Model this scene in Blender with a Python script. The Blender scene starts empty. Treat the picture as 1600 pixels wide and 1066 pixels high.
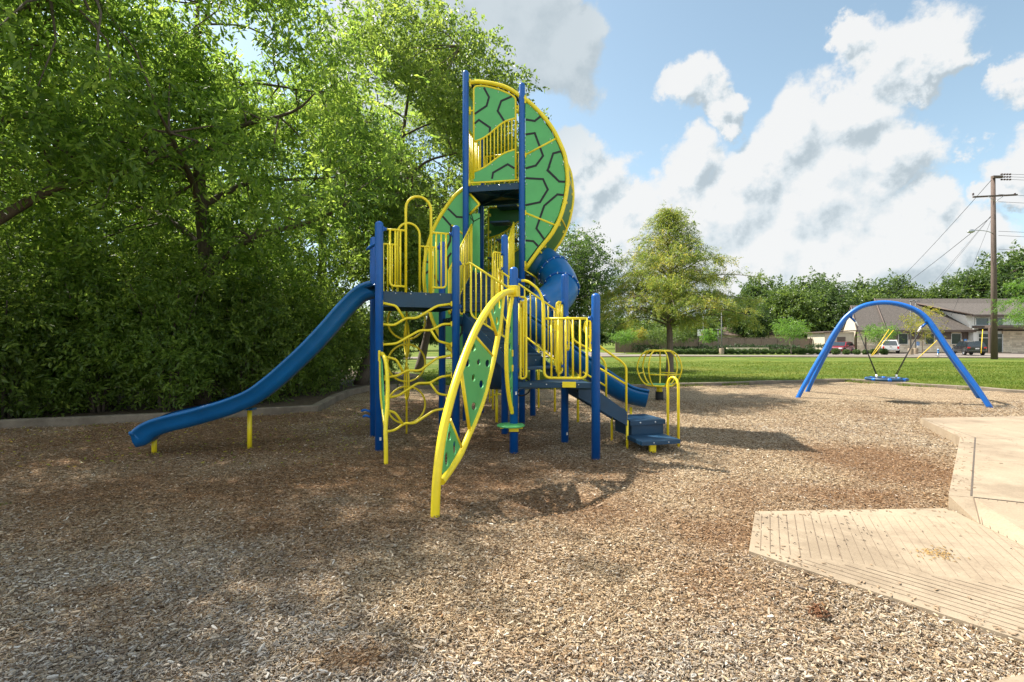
import bpy, bmesh, math, random
import numpy as np
from mathutils import Vector, Matrix
R = math.radians
scene = bpy.context.scene
COL = scene.collection

# ------------------------------------------------------------------ camera
F = 775.0            # focal length in photo pixels (1600 wide)
EYE = 1.7
cam_d = bpy.data.cameras.new("camera")
cam = bpy.data.objects.new("camera", cam_d)
COL.objects.link(cam)
cam.location = (0, 0, EYE)
cam.rotation_euler = (R(90), 0, 0)
cam_d.sensor_width = 36.0
cam_d.lens = F / 1600 * 36.0
cam_d.clip_start = 0.05
cam_d.clip_end = 3000
scene.camera = cam

# ------------------------------------------------------------------ exposure, sun, sky
scene.view_settings.view_transform = 'Standard'
scene.view_settings.look = 'None'
scene.view_settings.exposure = 1.45
scene.view_settings.gamma = 1.0
scene.view_settings.use_curve_mapping = False
scene.cycles.max_bounces = 8
scene.cycles.diffuse_bounces = 4
scene.cycles.transmission_bounces = 5

SUNV = Vector((-0.65, 0.36, 1.0)).normalized()      # direction towards the sun
sun_d = bpy.data.lights.new("sun", 'SUN')
sun_d.energy = 4.2
sun_d.angle = R(0.6)
sun_d.color = (1.0, 0.94, 0.84)
sun = bpy.data.objects.new("sun", sun_d)
COL.objects.link(sun)
sun.rotation_euler = (-SUNV).to_track_quat('-Z', 'Y').to_euler()
sun.location = (-20, 12, 30)

def setup_world():
    w = bpy.data.worlds.new("World")
    scene.world = w
    w.use_nodes = True
    nt = w.node_tree
    nt.nodes.clear()
    L = nt.links.new
    def N(t, **k):
        n = nt.nodes.new(t)
        for a, b in k.items():
            setattr(n, a, b)
        return n
    out = N('ShaderNodeOutputWorld')
    sky = N('ShaderNodeTexSky')
    sky.sky_type = 'NISHITA'
    sky.sun_disc = False
    sky.sun_elevation = math.asin(SUNV.z)
    sky.sun_rotation = math.atan2(SUNV.x, SUNV.y)
    sky.air_density = 1.0
    sky.dust_density = 0.9
    sky.ozone_density = 1.6
    bg = N('ShaderNodeBackground')
    bg.inputs['Strength'].default_value = 0.078
    hs = N('ShaderNodeHueSaturation'); hs.inputs['Saturation'].default_value = 0.80; hs.inputs['Hue'].default_value = 0.478
    L(sky.outputs[0], hs.inputs['Color']); L(hs.outputs[0], bg.inputs['Color'])
    # --- cloud density as a node group of the view direction
    g = bpy.data.node_groups.new("cloud_density", 'ShaderNodeTree')
    g.interface.new_socket("Vector", in_out='INPUT', socket_type='NodeSocketVector')
    g.interface.new_socket("Density", in_out='OUTPUT', socket_type='NodeSocketFloat')
    GL = g.links.new
    def GN(t, op=None):
        n = g.nodes.new(t)
        if op: n.operation = op
        return n
    gi = GN('NodeGroupInput'); go = GN('NodeGroupOutput')
    # puffy warp
    n1 = GN('ShaderNodeTexNoise'); n1.inputs['Scale'].default_value = 7.0
    n1.inputs['Detail'].default_value = 9.0; n1.inputs['Roughness'].default_value = 0.62
    GL(gi.outputs[0], n1.inputs['Vector'])
    sub = GN('ShaderNodeVectorMath', 'SUBTRACT'); sub.inputs[1].default_value = (.5, .5, .5)
    GL(n1.outputs['Color'], sub.inputs[0])
    sc = GN('ShaderNodeVectorMath', 'SCALE'); sc.inputs['Scale'].default_value = 0.19
    GL(sub.outputs[0], sc.inputs[0])
    ad = GN('ShaderNodeVectorMath', 'ADD')
    GL(gi.outputs[0], ad.inputs[0]); GL(sc.outputs[0], ad.inputs[1])
    blobs = [(1075,140,52),(1115,165,46),(1135,190,30),(1400,90,75),(1350,68,42),(1450,100,48),(1420,115,50),
             (1245,225,85),(1330,190,75),(1180,262,75),(1085,262,66),(1010,330,60),(1140,330,105),(1290,310,110),
             (1400,240,80),(1050,365,85),(1200,420,130),(1400,400,120),(1465,330,62),(1500,390,70),(1592,130,60),
             (1555,130,40),(1500,235,40),(935,290,70),(960,400,90),(905,240,50),(885,14,28),(1560,440,80),(1590,320,40),(1640,250,70),
             (700,30,110),(790,60,120),(880,100,75),(820,0,100),(600,80,120),(870,300,70),(1300,430,140),(1050,440,120)]
    prev = None
    for (px, py, r) in blobs:
        d = Vector(((px-800)/F, 1.0, (533-py)/F)); ln = d.length; d.normalize()
        rr = r/F/ln*1.13
        dist = GN('ShaderNodeVectorMath', 'DISTANCE')
        GL(ad.outputs[0], dist.inputs[0]); dist.inputs[1].default_value = d
        m = GN('ShaderNodeMath', 'MULTIPLY_ADD'); m.inputs[1].default_value = -1/rr; m.inputs[2].default_value = 1.0
        GL(dist.outputs['Value'], m.inputs[0])
        if prev is None: prev = m
        else:
            mx = GN('ShaderNodeMath', 'SMOOTH_MAX'); mx.inputs[2].default_value = 0.12
            GL(prev.outputs[0], mx.inputs[0]); GL(m.outputs[0], mx.inputs[1]); prev = mx
    # scattered clouds over the rest of the sky, added to light the scene
    n2 = GN('ShaderNodeTexNoise'); n2.inputs['Scale'].default_value = 2.6
    n2.inputs['Detail'].default_value = 7.0; n2.inputs['Roughness'].default_value = 0.55
    GL(gi.outputs[0], n2.inputs['Vector'])
    fr = GN('ShaderNodeVectorMath', 'DOT_PRODUCT'); fr.inputs[1].default_value = Vector((0.35, 1.0, 0.25)).normalized()
    GL(gi.outputs[0], fr.inputs[0])
    mr = GN('ShaderNodeMapRange'); mr.inputs['From Min'].default_value = 0.62; mr.inputs['From Max'].default_value = 0.45
    mr.inputs['To Min'].default_value = 0.0; mr.inputs['To Max'].default_value = 1.0
    GL(fr.outputs['Value'], mr.inputs['Value'])
    ma = GN('ShaderNodeMath', 'SUBTRACT'); ma.inputs[1].default_value = 0.43
    GL(n2.outputs[0], ma.inputs[0])
    mb_ = GN('ShaderNodeMath', 'MULTIPLY'); mb_.inputs[1].default_value = 3.0
    GL(ma.outputs[0], mb_.inputs[0])
    mc = GN('ShaderNodeMath', 'MULTIPLY'); GL(mb_.outputs[0], mc.inputs[0]); GL(mr.outputs[0], mc.inputs[1])
    mx = GN('ShaderNodeMath', 'MAXIMUM'); GL(prev.outputs[0], mx.inputs[0]); GL(mc.outputs[0], mx.inputs[1])
    # fine crispness
    n3 = GN('ShaderNodeTexNoise'); n3.inputs['Scale'].default_value = 13.0
    n3.inputs['Detail'].default_value = 10.0; n3.inputs['Roughness'].default_value = 0.58
    GL(gi.outputs[0], n3.inputs['Vector'])
    m3 = GN('ShaderNodeMath', 'MULTIPLY_ADD'); m3.inputs[1].default_value = 0.62; m3.inputs[2].default_value = -0.31
    GL(n3.outputs[0], m3.inputs[0])
    fin = GN('ShaderNodeMath', 'ADD'); GL(mx.outputs[0], fin.inputs[0]); GL(m3.outputs[0], fin.inputs[1])
    GL(fin.outputs[0], go.inputs[0])
    # --- use it
    tc = N('ShaderNodeTexCoord')
    d0 = N('ShaderNodeGroup'); d0.node_tree = g
    d1 = N('ShaderNodeGroup'); d1.node_tree = g
    L(tc.outputs['Generated'], d0.inputs[0])
    off = N('ShaderNodeVectorMath', operation='ADD'); off.inputs[1].default_value = (-0.014, 0.0, 0.026)
    L(tc.outputs['Generated'], off.inputs[0]); L(off.outputs[0], d1.inputs[0])
    al = N('ShaderNodeMapRange'); al.interpolation_type = 'SMOOTHSTEP'
    al.inputs['From Min'].default_value = 0.14; al.inputs['From Max'].default_value = 0.42
    L(d0.outputs[0], al.inputs['Value'])
    # light: less cloud towards the sun = bright
    df = N('ShaderNodeMath', operation='SUBTRACT'); L(d0.outputs[0], df.inputs[0]); L(d1.outputs[0], df.inputs[1])
    lt = N('ShaderNodeMapRange'); lt.inputs['From Min'].default_value = -0.36; lt.inputs['From Max'].default_value = 0.20
    lt.interpolation_type = 'SMOOTHSTEP'
    L(df.outputs[0], lt.inputs['Value'])
    # heavier grey cloud high on the left of the photograph
    dk = N('ShaderNodeVectorMath', operation='DISTANCE'); dd = Vector(((790-800)/F, 1, (533-50)/F)); dd.normalize()
    dk.inputs[1].default_value = dd; L(tc.outputs['Generated'], dk.inputs[0])
    dm = N('ShaderNodeMapRange'); dm.inputs['From Min'].default_value = 0.12; dm.inputs['From Max'].default_value = 0.36
    dm.inputs['To Min'].default_value = 0.22; dm.inputs['To Max'].default_value = 1.0; dm.interpolation_type = 'SMOOTHSTEP'
    L(dk.outputs['Value'], dm.inputs['Value'])
    lm = N('ShaderNodeMath', operation='MULTIPLY'); L(lt.outputs[0], lm.inputs[0]); L(dm.outputs[0], lm.inputs[1])
    cr = N('ShaderNodeValToRGB')
    cr.color_ramp.elements[0].position = 0.0; cr.color_ramp.elements[0].color = (0.185, 0.215, 0.235, 1)
    cr.color_ramp.elements[1].position = 0.85; cr.color_ramp.elements[1].color = (0.335, 0.338, 0.338, 1)
    e = cr.color_ramp.elements.new(0.42); e.color = (0.27, 0.295, 0.31, 1)
    L(lm.outputs[0], cr.inputs[0])
    cb = N('ShaderNodeBackground')
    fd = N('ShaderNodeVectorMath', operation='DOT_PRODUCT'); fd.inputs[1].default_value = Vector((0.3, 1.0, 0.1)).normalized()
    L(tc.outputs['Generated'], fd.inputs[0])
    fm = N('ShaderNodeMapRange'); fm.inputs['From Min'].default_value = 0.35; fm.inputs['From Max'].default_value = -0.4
    fm.inputs['To Min'].default_value = 1.0; fm.inputs['To Max'].default_value = 2.1     # clouds behind the camera brightened as added fill light
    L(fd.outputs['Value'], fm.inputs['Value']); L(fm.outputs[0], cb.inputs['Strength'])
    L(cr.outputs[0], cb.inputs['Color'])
    mix = N('ShaderNodeMixShader')
    am = N('ShaderNodeMath', operation='MULTIPLY'); am.inputs[1].default_value = 0.97
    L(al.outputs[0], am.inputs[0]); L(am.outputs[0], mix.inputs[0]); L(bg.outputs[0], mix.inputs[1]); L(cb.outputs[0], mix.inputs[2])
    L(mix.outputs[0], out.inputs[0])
    w.cycles.sampling_method = 'MANUAL'
    w.cycles.sample_map_resolution = 1024
setup_world()

# ------------------------------------------------------------------ coordinates
def W(px, py, Y):
    return Vector(((px-800)/F*Y, Y, EYE-(py-533)/F*Y))
def G(px, py, z=0.0):
    Y = (EYE-z)*F/(py-533)
    return Vector(((px-800)/F*Y, Y, z))
def ray(px, py, p, d):
    """pixel ray against the vertical plane through p (2D) along d (2D)."""
    a = (px-800)/F
    # p.x+d.x*t = a*(p.y+d.y*t)
    t = (a*p[1]-p[0])/(d[0]-a*d[1])
    Y = p[1]+d[1]*t
    return W(px, py, Y)

# ------------------------------------------------------------------ objects
def tag(o, label=None, cat=None, group=None, kind=None):
    if label: o['label'] = label
    if cat: o['category'] = cat
    if group: o['group'] = group
    if kind: o['kind'] = kind
    return o
def empty(name, loc=(0, 0, 0), rz=0, label=None, cat=None, group=None):
    o = bpy.data.objects.new(name, None)
    COL.objects.link(o); o.location = loc; o.rotation_euler = (0, 0, rz)
    o.empty_display_size = 0.2
    return tag(o, label, cat, group)
def kids(o):
    return [c for c in bpy.data.objects if c.parent == o]
def dup(root, loc, rz, scale=None, label=None, group=None):
    r = root.copy(); COL.objects.link(r); r.location = loc; r.rotation_euler = (0, 0, rz)
    if scale is not None:
        r.scale = (scale,)*3 if isinstance(scale, (int, float)) else scale
    if label: r['label'] = label
    if group: r['group'] = group
    for ch in kids(root):
        c = ch.copy(); COL.objects.link(c); c.parent = r
        for gch in kids(ch):
            d = gch.copy(); COL.objects.link(d); d.parent = c
    return r

class MB:
    """collects geometry and links it as ONE mesh object"""
    def __init__(s): s.v = []; s.f = []; s.m = []; s.sm = []
    def add(s, vs, fs, mi=0, smooth=False):
        o = len(s.v); s.v += [tuple(v) for v in vs]
        for f in fs:
            s.f.append(tuple(i+o for i in f)); s.m.append(mi); s.sm.append(smooth)
    def box(s, c, size, rz=0, mi=0, bev=0.0, rot=None):
        hx, hy, hz = size[0]/2, size[1]/2, size[2]/2
        M = rot if rot is not None else Matrix.Rotation(rz, 3, 'Z')
        c = Vector(c)
        if bev <= 0 or bev >= min(hx, hy, hz):
            vs = [c+M@Vector((x*hx, y*hy, z*hz)) for z in (-1, 1) for y in (-1, 1) for x in (-1, 1)]
            s.add(vs, [(0, 2, 3, 1), (4, 5, 7, 6), (0, 1, 5, 4), (2, 6, 7, 3), (0, 4, 6, 2), (1, 3, 7, 5)], mi)
        else:
            bm = bmesh.new(); bmesh.ops.create_cube(bm, size=1)
            for v in bm.verts: v.co = Vector((v.co.x*2*hx, v.co.y*2*hy, v.co.z*2*hz))
            bmesh.ops.bevel(bm, geom=list(bm.edges), offset=bev, segments=2, affect='EDGES', profile=0.5)
            s.bm(bm, lambda p: c+M@p, mi)
    def bm(s, bm, fn, mi=0, smooth=False):
        bm.verts.index_update()
        s.add([fn(v.co) for v in bm.verts], [[v.index for v in f.verts] for f in bm.faces], mi, smooth)
        bm.free()
    def tube(s, pts, r, seg=10, mi=0, closed=False, cap=True):
        P = [Vector(p) for p in pts]
        n = len(P)
        rs = r if isinstance(r, (list, tuple)) else [r]*n
        T = []
        for i in range(n):
            if closed: t = P[(i+1) % n]-P[i-1]
            elif i == 0: t = P[1]-P[0]
            elif i == n-1: t = P[-1]-P[-2]
            else: t = (P[i+1]-P[i]).normalized()+(P[i]-P[i-1]).normalized()
            if t.length < 1e-9: t = Vector((0, 0, 1))
            T.append(t.normalized())
        a = Vector((0, 0, 1)) if abs(T[0].z) < .9 else Vector((1, 0, 0))
        u = (a-T[0]*a.dot(T[0])).normalized()
        vs = []
        for i in range(n):
            u = (u-T[i]*u.dot(T[i]))
            if u.length < 1e-6: u = T[i].orthogonal()
            u.normalize(); w = T[i].cross(u)
            for k in range(seg):
                an = 2*math.pi*k/seg
                vs.append(P[i]+(u*math.cos(an)+w*math.sin(an))*rs[i])
        fs = []
        rings = n if closed else n-1
        for i in range(rings):
            j = (i+1) % n
            for k in range(seg):
                k2 = (k+1) % seg
                fs.append((i*seg+k, i*seg+k2, j*seg+k2, j*seg+k))
        s.add(vs, fs, mi, True)
        if cap and not closed:
            b = len(s.v)-len(vs)
            s.f.append(tuple(b+k for k in reversed(range(seg)))); s.m.append(mi); s.sm.append(False)
            s.f.append(tuple(b+(n-1)*seg+k for k in range(seg))); s.m.append(mi); s.sm.append(False)
    def lathe(s, c, prof, seg=24, mi=0, axis=None, smooth=True):
        """prof: list of (radius, height) about z through c"""
        c = Vector(c); M = Matrix.Identity(3)
        if axis is not None: M = Vector((0, 0, 1)).rotation_difference(Vector(axis).normalized()).to_matrix()
        vs = []
        for (r, h) in prof:
            for k in range(seg):
                an = 2*math.pi*k/seg
                vs.append(c+M@Vector((r*math.cos(an), r*math.sin(an), h)))
        fs = []
        for i in range(len(prof)-1):
            for k in range(seg):
                k2 = (k+1) % seg
                fs.append((i*seg+k, i*seg+k2, (i+1)*seg+k2, (i+1)*seg+k))
        s.add(vs, fs, mi, smooth)
    def plate(s, outline, holes, th, fn, mi=0, mside=None):
        """2D outline with holes -> plate of thickness th; fn(x,y,depth) -> world"""
        bm = bmesh.new(); es = []; loops = [outline]+list(holes); idx = []
        for lp in loops:
            vs = [bm.verts.new((p[0], p[1], 0)) for p in lp]
            idx.append(len(vs))
            for i in range(len(vs)): es.append(bm.edges.new((vs[i], vs[(i+1) % len(vs)])))
        bmesh.ops.triangle_fill(bm, use_beauty=True, use_dissolve=False, edges=es, normal=(0, 0, 1))
        bm.verts.index_update()
        co = [v.co.copy() for v in bm.verts]; tri = [[v.index for v in f.verts] for f in bm.faces]
        bm.free()
        n = len(co)
        vs = [fn(c.x, c.y, 0) for c in co]+[fn(c.x, c.y, th) for c in co]
        fs = [tuple(t) for t in tri]+[tuple(n+i for i in reversed(t)) for t in tri]
        s.add(vs, fs, mi)
        sd = []; b = 0
        for k in idx:
            for i in range(k):
                j = (i+1) % k
                sd.append((b+i, b+j, n+b+j, n+b+i))
            b += k
        s.add(vs, sd, mi if mside is None else mside)
    def build(s, name, mats, parent=None):
        me = bpy.data.meshes.new(name)
        me.from_pydata(s.v, [], s.f)
        me.polygons.foreach_set('material_index', s.m)
        me.polygons.foreach_set('use_smooth', s.sm)
        if not isinstance(mats, (list, tuple)): mats = [mats]
        for m in mats: me.materials.append(m)
        me.update()
        bm = bmesh.new(); bm.from_mesh(me); bmesh.ops.recalc_face_normals(bm, faces=bm.faces); bm.to_mesh(me); bm.free()
        o = bpy.data.objects.new(name, me); COL.objects.link(o)
        if parent is not None: o.parent = parent
        return o

def np_mesh(name, verts, faces, mats, attrs=None, parent=None, smooth=False, midx=None, corner=4):
    me = bpy.data.meshes.new(name)
    nv, nf = len(verts), len(faces)
    me.vertices.add(nv); me.vertices.foreach_set('co', np.asarray(verts, dtype=np.float32).ravel())
    k = faces.shape[1]
    me.loops.add(nf*k); me.loops.foreach_set('vertex_index', np.asarray(faces, dtype=np.int32).ravel())
    me.polygons.add(nf)
    me.polygons.foreach_set('loop_start', np.arange(nf, dtype=np.int32)*k)
    if midx is not None: me.polygons.foreach_set('material_index', np.asarray(midx, dtype=np.int32))
    me.polygons.foreach_set('use_smooth', np.full(nf, smooth))
    if not isinstance(mats, (list, tuple)): mats = [mats]
    for m in mats: me.materials.append(m)
    for an, arr in (attrs or {}).items():
        a = me.attributes.new(an, 'FLOAT', 'POINT'); a.data.foreach_set('value', np.asarray(arr, dtype=np.float32))
    me.update(calc_edges=True); me.validate()
    o = bpy.data.objects.new(name, me); COL.objects.link(o)
    if parent is not None: o.parent = parent
    return o

def fillet(pts, r, n=6, closed=False):
    P = [Vector(p) for p in pts]; out = []
    N_ = len(P)
    for i in range(N_):
        if not closed and (i == 0 or i == N_-1): out.append(P[i]); continue
        a, b, c = P[i-1], P[i], P[(i+1) % N_]
        d1 = (a-b); d2 = (c-b); l1, l2 = d1.length, d2.length
        rr = min(r, l1*.48, l2*.48)
        p0 = b+d1/l1*rr; p2 = b+d2/l2*rr
        for k in range(n+1):
            t = k/n
            out.append(p0*(1-t)**2+b*2*t*(1-t)+p2*t*t)
    return out
def catmull(pts, n=6, closed=False):
    P = [Vector(p) for p in pts]; N_ = len(P); out = []
    rng = range(N_) if closed else range(N_-1)
    for i in rng:
        if closed: a, b, c, d = P[i-1], P[i], P[(i+1) % N_], P[(i+2) % N_]
        else: a, b, c, d = P[max(i-1, 0)], P[i], P[i+1], P[min(i+2, N_-1)]
        for k in range(n):
            t = k/n
            out.append(.5*((2*b)+(c-a)*t+(2*a-5*b+4*c-d)*t*t+(3*b-a-3*c+d)*t**3))
    if not closed: out.append(P[-1])
    return out

# ------------------------------------------------------------------ materials
def nmat(name):
    m = bpy.data.materials.new(name); m.use_nodes = True
    nt = m.node_tree; b = nt.nodes['Principled BSDF']
    return m, nt, b
def noise(nt, scale, detail=4, rough=.55, vec=None, obj=True, stretch=None):
    tc = nt.nodes.new('ShaderNodeTexCoord')
    n = nt.nodes.new('ShaderNodeTexNoise')
    n.inputs['Scale'].default_value = scale; n.inputs['Detail'].default_value = detail; n.inputs['Roughness'].default_value = rough
    src = tc.outputs['Object']
    if stretch:
        mp = nt.nodes.new('ShaderNodeMapping'); mp.inputs['Scale'].default_value = stretch
        nt.links.new(src, mp.inputs['Vector']); src = mp.outputs[0]
    nt.links.new(src, n.inputs['Vector'])
    return n
def ramp(nt, src, stops):
    c = nt.nodes.new('ShaderNodeValToRGB')
    el = c.color_ramp.elements
    while len(el) < len(stops): el.new(.5)
    for e, (p, col) in zip(el, stops):
        e.position = p; e.color = (*col, 1)
    nt.links.new(src, c.inputs[0]); return c
def bump(nt, b, src, strength, dist=0.01):
    bp = nt.nodes.new('ShaderNodeBump'); bp.inputs['Strength'].default_value = strength; bp.inputs['Distance'].default_value = dist
    nt.links.new(src, bp.inputs['Height']); nt.links.new(bp.outputs[0], b.inputs['Normal'])
def paint(name, col, rough=.38, var=.12, coat=0.0, metallic=0.0, bmp=.06, spec=.5, grime=None):
    m, nt, b = nmat(name)
    n = noise(nt, 3.5, 6, .62)
    c1 = tuple(max(0, c*(1-var)) for c in col); c2 = tuple(min(1, c*(1+var)) for c in col)
    r = ramp(nt, n.outputs[0], [(.3, c1), (.7, c2)])
    last = r.outputs[0]
    if grime:
        n2 = noise(nt, 11, 8, .7)
        r2 = ramp(nt, n2.outputs[0], [(.56, (0, 0, 0)), (.78, (1, 1, 1))])
        mx = nt.nodes.new('ShaderNodeMix'); mx.data_type = 'RGBA'
        ml = nt.nodes.new('ShaderNodeMath'); ml.operation = 'MULTIPLY'; ml.inputs[1].default_value = grime[1]
        nt.links.new(r2.outputs[0], ml.inputs[0]); nt.links.new(ml.outputs[0], mx.inputs[0])
        nt.links.new(last, mx.inputs[6]); mx.inputs[7].default_value = (*grime[0], 1)
        last = mx.outputs[2]
    nt.links.new(last, b.inputs['Base Color'])
    rr = nt.nodes.new('ShaderNodeMapRange'); rr.inputs['To Min'].default_value = rough*.8; rr.inputs['To Max'].default_value = rough*1.3
    nt.links.new(n.outputs[0], rr.inputs['Value']); nt.links.new(rr.outputs[0], b.inputs['Roughness'])
    b.inputs['Metallic'].default_value = metallic; b.inputs['Coat Weight'].default_value = coat
    b.inputs['Specular IOR Level'].default_value = spec
    if bmp:
        nf = noise(nt, 180, 3, .5); bump(nt, b, nf.outputs[0], bmp, .002)
    return m
M = {}
M['blue'] = paint('blue_powder_coat', (.003, .098, .40), .34, .12, grime=((.035, .10, .25), .5))
M['swing_blue'] = paint('swing_blue_coat', (.006, .13, .52), .30, .08, grime=((.03, .12, .3), .3))
M['deck'] = paint('dark_blue_vinyl', (.007, .046, .100), .48, .18, grime=((.07, .085, .09), .30))
M['slide'] = paint('slide_blue_plastic', (.003, .115, .33), .30, .12, grime=((.04, .13, .24), .5))
M['yellow'] = paint('yellow_powder_coat', (.93, .72, .022), .36, .07, grime=((.50, .36, .04), .45))
M['green'] = paint('green_plastic_sheet', (.105, .44, .130), .42, .07, grime=((.08, .28, .1), .3))
M['dark_green'] = paint('dark_green_sheet', (.035, .16, .04), .5, .15)
M['groove'] = paint('black_groove', (.015, .014, .018), .6, .1, bmp=0)
M['rubber'] = paint('black_rubber', (.02, .02, .022), .7, .2)
M['steel'] = paint('galvanised_steel', (.45, .46, .47), .42, .12, metallic=.8)
M['mast'] = paint('grey_mast_paint', (.13, .13, .125), .5, .1)
M['bolt'] = paint('zinc_bolt', (.65, .66, .68), .3, .05, metallic=.9, bmp=0)
M['white'] = paint('white_paint', (.74, .73, .70), .5, .05, grime=((.4, .38, .34), .3))
M['beige'] = paint('beige_wall_paint', (.50, .44, .34), .8, .06, grime=((.45, .4, .32), .4))
M['brown_trim'] = paint('brown_trim_paint', (.10, .070, .055), .6, .12)
M['car_white'] = paint('white_car_paint', (.74, .74, .75), .2, .02, coat=.6, bmp=0)
M['car_red'] = paint('red_car_paint', (.22, .010, .018), .2, .04, coat=.6, bmp=0)
M['car_black'] = paint('black_car_paint', (.018, .019, .022), .16, .1, coat=.8, bmp=0)
M['tyre'] = paint('tyre_rubber', (.018, .018, .018), .8, .2)
M['rim'] = paint('alloy_rim', (.5, .5, .52), .3, .05, metallic=.8, bmp=0)
M['chrome'] = paint('chrome_trim', (.6, .6, .62), .2, .04, metallic=.9, bmp=0)
M['car_glass'] = paint('tinted_glass', (.02, .03, .035), .05, .1, coat=.5, bmp=0, spec=.9)
M['red_lens'] = paint('red_lamp_lens', (.55, .02, .02), .15, .05, bmp=0)
M['clear_lens'] = paint('clear_lamp_lens', (.75, .78, .8), .1, .05, bmp=0)
M['window'] = paint('window_glass', (.012, .032, .024), .08, .35, bmp=0, spec=.45)
M['sky_window'] = paint('clerestory_glass', (.06, .10, .12), .05, .2, bmp=0, spec=.6)
M['sign_blue'] = paint('sign_blue', (.02, .16, .45), .4, .03, bmp=0)
M['guy_yellow'] = paint('guy_guard_yellow', (.72, .48, .02), .5, .08, bmp=0)
M['ins'] = paint('brown_insulator', (.06, .035, .03), .3, .1, bmp=0)
M['orange'] = paint('orange_hoop', (.6, .12, .03), .4, .05, bmp=0)

def wood_mat(name, c1, c2, scale=(2, 2, .25), bmp=.3):
    m, nt, b = nmat(name)
    n = noise(nt, 6, 8, .65, stretch=scale)
    r = ramp(nt, n.outputs[0], [(.3, c1), (.7, c2)])
    nt.links.new(r.outputs[0], b.inputs['Base Color']); b.inputs['Roughness'].default_value = .85
    bump(nt, b, n.outputs[0], bmp, .02); return m
M['bark'] = wood_mat('bark', (.055, .040, .030), (.15, .115, .085), (7, 7, 1.2), .9)
M['bark_pale'] = wood_mat('bark_pale', (.09, .068, .05), (.24, .185, .14), (7, 7, 1.0), .9)
M['pole'] = wood_mat('pole_wood', (.055, .038, .030), (.15, .105, .085), (6, 6, .3), .6)
M['fence'] = wood_mat('fence_wood', (.15, .105, .082), (.29, .21, .17), (3, 3, .5), .4)

def leaf_mat(name, dark, mid, lite, trans=.42, rough=.42, spec=.45):
    m, nt, b = nmat(name)
    at = nt.nodes.new('ShaderNodeAttribute'); at.attribute_name = 'tone'
    r = ramp(nt, at.outputs['Fac'], [(0.0, dark), (.5, mid), (1.0, lite)])
    nt.links.new(r.outputs[0], b.inputs['Base Color'])
    b.inputs['Roughness'].default_value = rough; b.inputs['Specular IOR Level'].default_value = spec
    tr = nt.nodes.new('ShaderNodeBsdfTranslucent')
    hs = nt.nodes.new('ShaderNodeHueSaturation'); hs.inputs['Hue'].default_value = .488; hs.inputs['Saturation'].default_value = 1.05; hs.inputs['Value'].default_value = 2.5
    nt.links.new(r.outputs[0], hs.inputs['Color']); nt.links.new(hs.outputs[0], tr.inputs['Color'])
    mx = nt.nodes.new('ShaderNodeMixShader'); mx.inputs[0].default_value = trans
    out = nt.nodes['Material Output']
    nt.links.new(b.outputs[0], mx.inputs[1]); nt.links.new(tr.outputs[0], mx.inputs[2]); nt.links.new(mx.outputs[0], out.inputs[0])
    return m
M['leaf_a'] = leaf_mat('leaf_bright', (.055, .108, .020), (.130, .210, .036), (.26, .34, .064), .53)
M['leaf_b'] = leaf_mat('leaf_mid', (.058, .102, .020), (.128, .190, .036), (.24, .30, .060), .51)
M['leaf_dark'] = leaf_mat('leaf_dark', (.060, .112, .020), (.140, .210, .038), (.26, .34, .060), .52)
M['leaf_cyp'] = leaf_mat('leaf_cypress', (.085, .135, .025), (.160, .205, .038), (.31, .275, .06), .46)
M['leaf_yel'] = leaf_mat('leaf_yellowing', (.10, .14, .02), (.22, .22, .03), (.34, .27, .04), .4)
M['leaf_young'] = leaf_mat('leaf_young', (.06, .13, .02), (.10, .20, .03), (.16, .26, .05), .42)
M['leaf_far'] = leaf_mat('leaf_far', (.032, .062, .016), (.058, .100, .022), (.105, .155, .034), .35)
M['leaf_far2'] = leaf_mat('leaf_far_light', (.048, .085, .018), (.082, .130, .025), (.13, .185, .038), .38)
M['leaf_deep'] = leaf_mat('leaf_deep', (.028, .062, .014), (.058, .105, .022), (.11, .165, .034), .40)
M['leaf_ball'] = leaf_mat('leaf_ball', (.035, .070, .016), (.062, .115, .024), (.11, .17, .04), .25)
M['leaf_box'] = leaf_mat('leaf_boxwood', (.016, .038, .010), (.030, .065, .014), (.055, .10, .02), .2)

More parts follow.
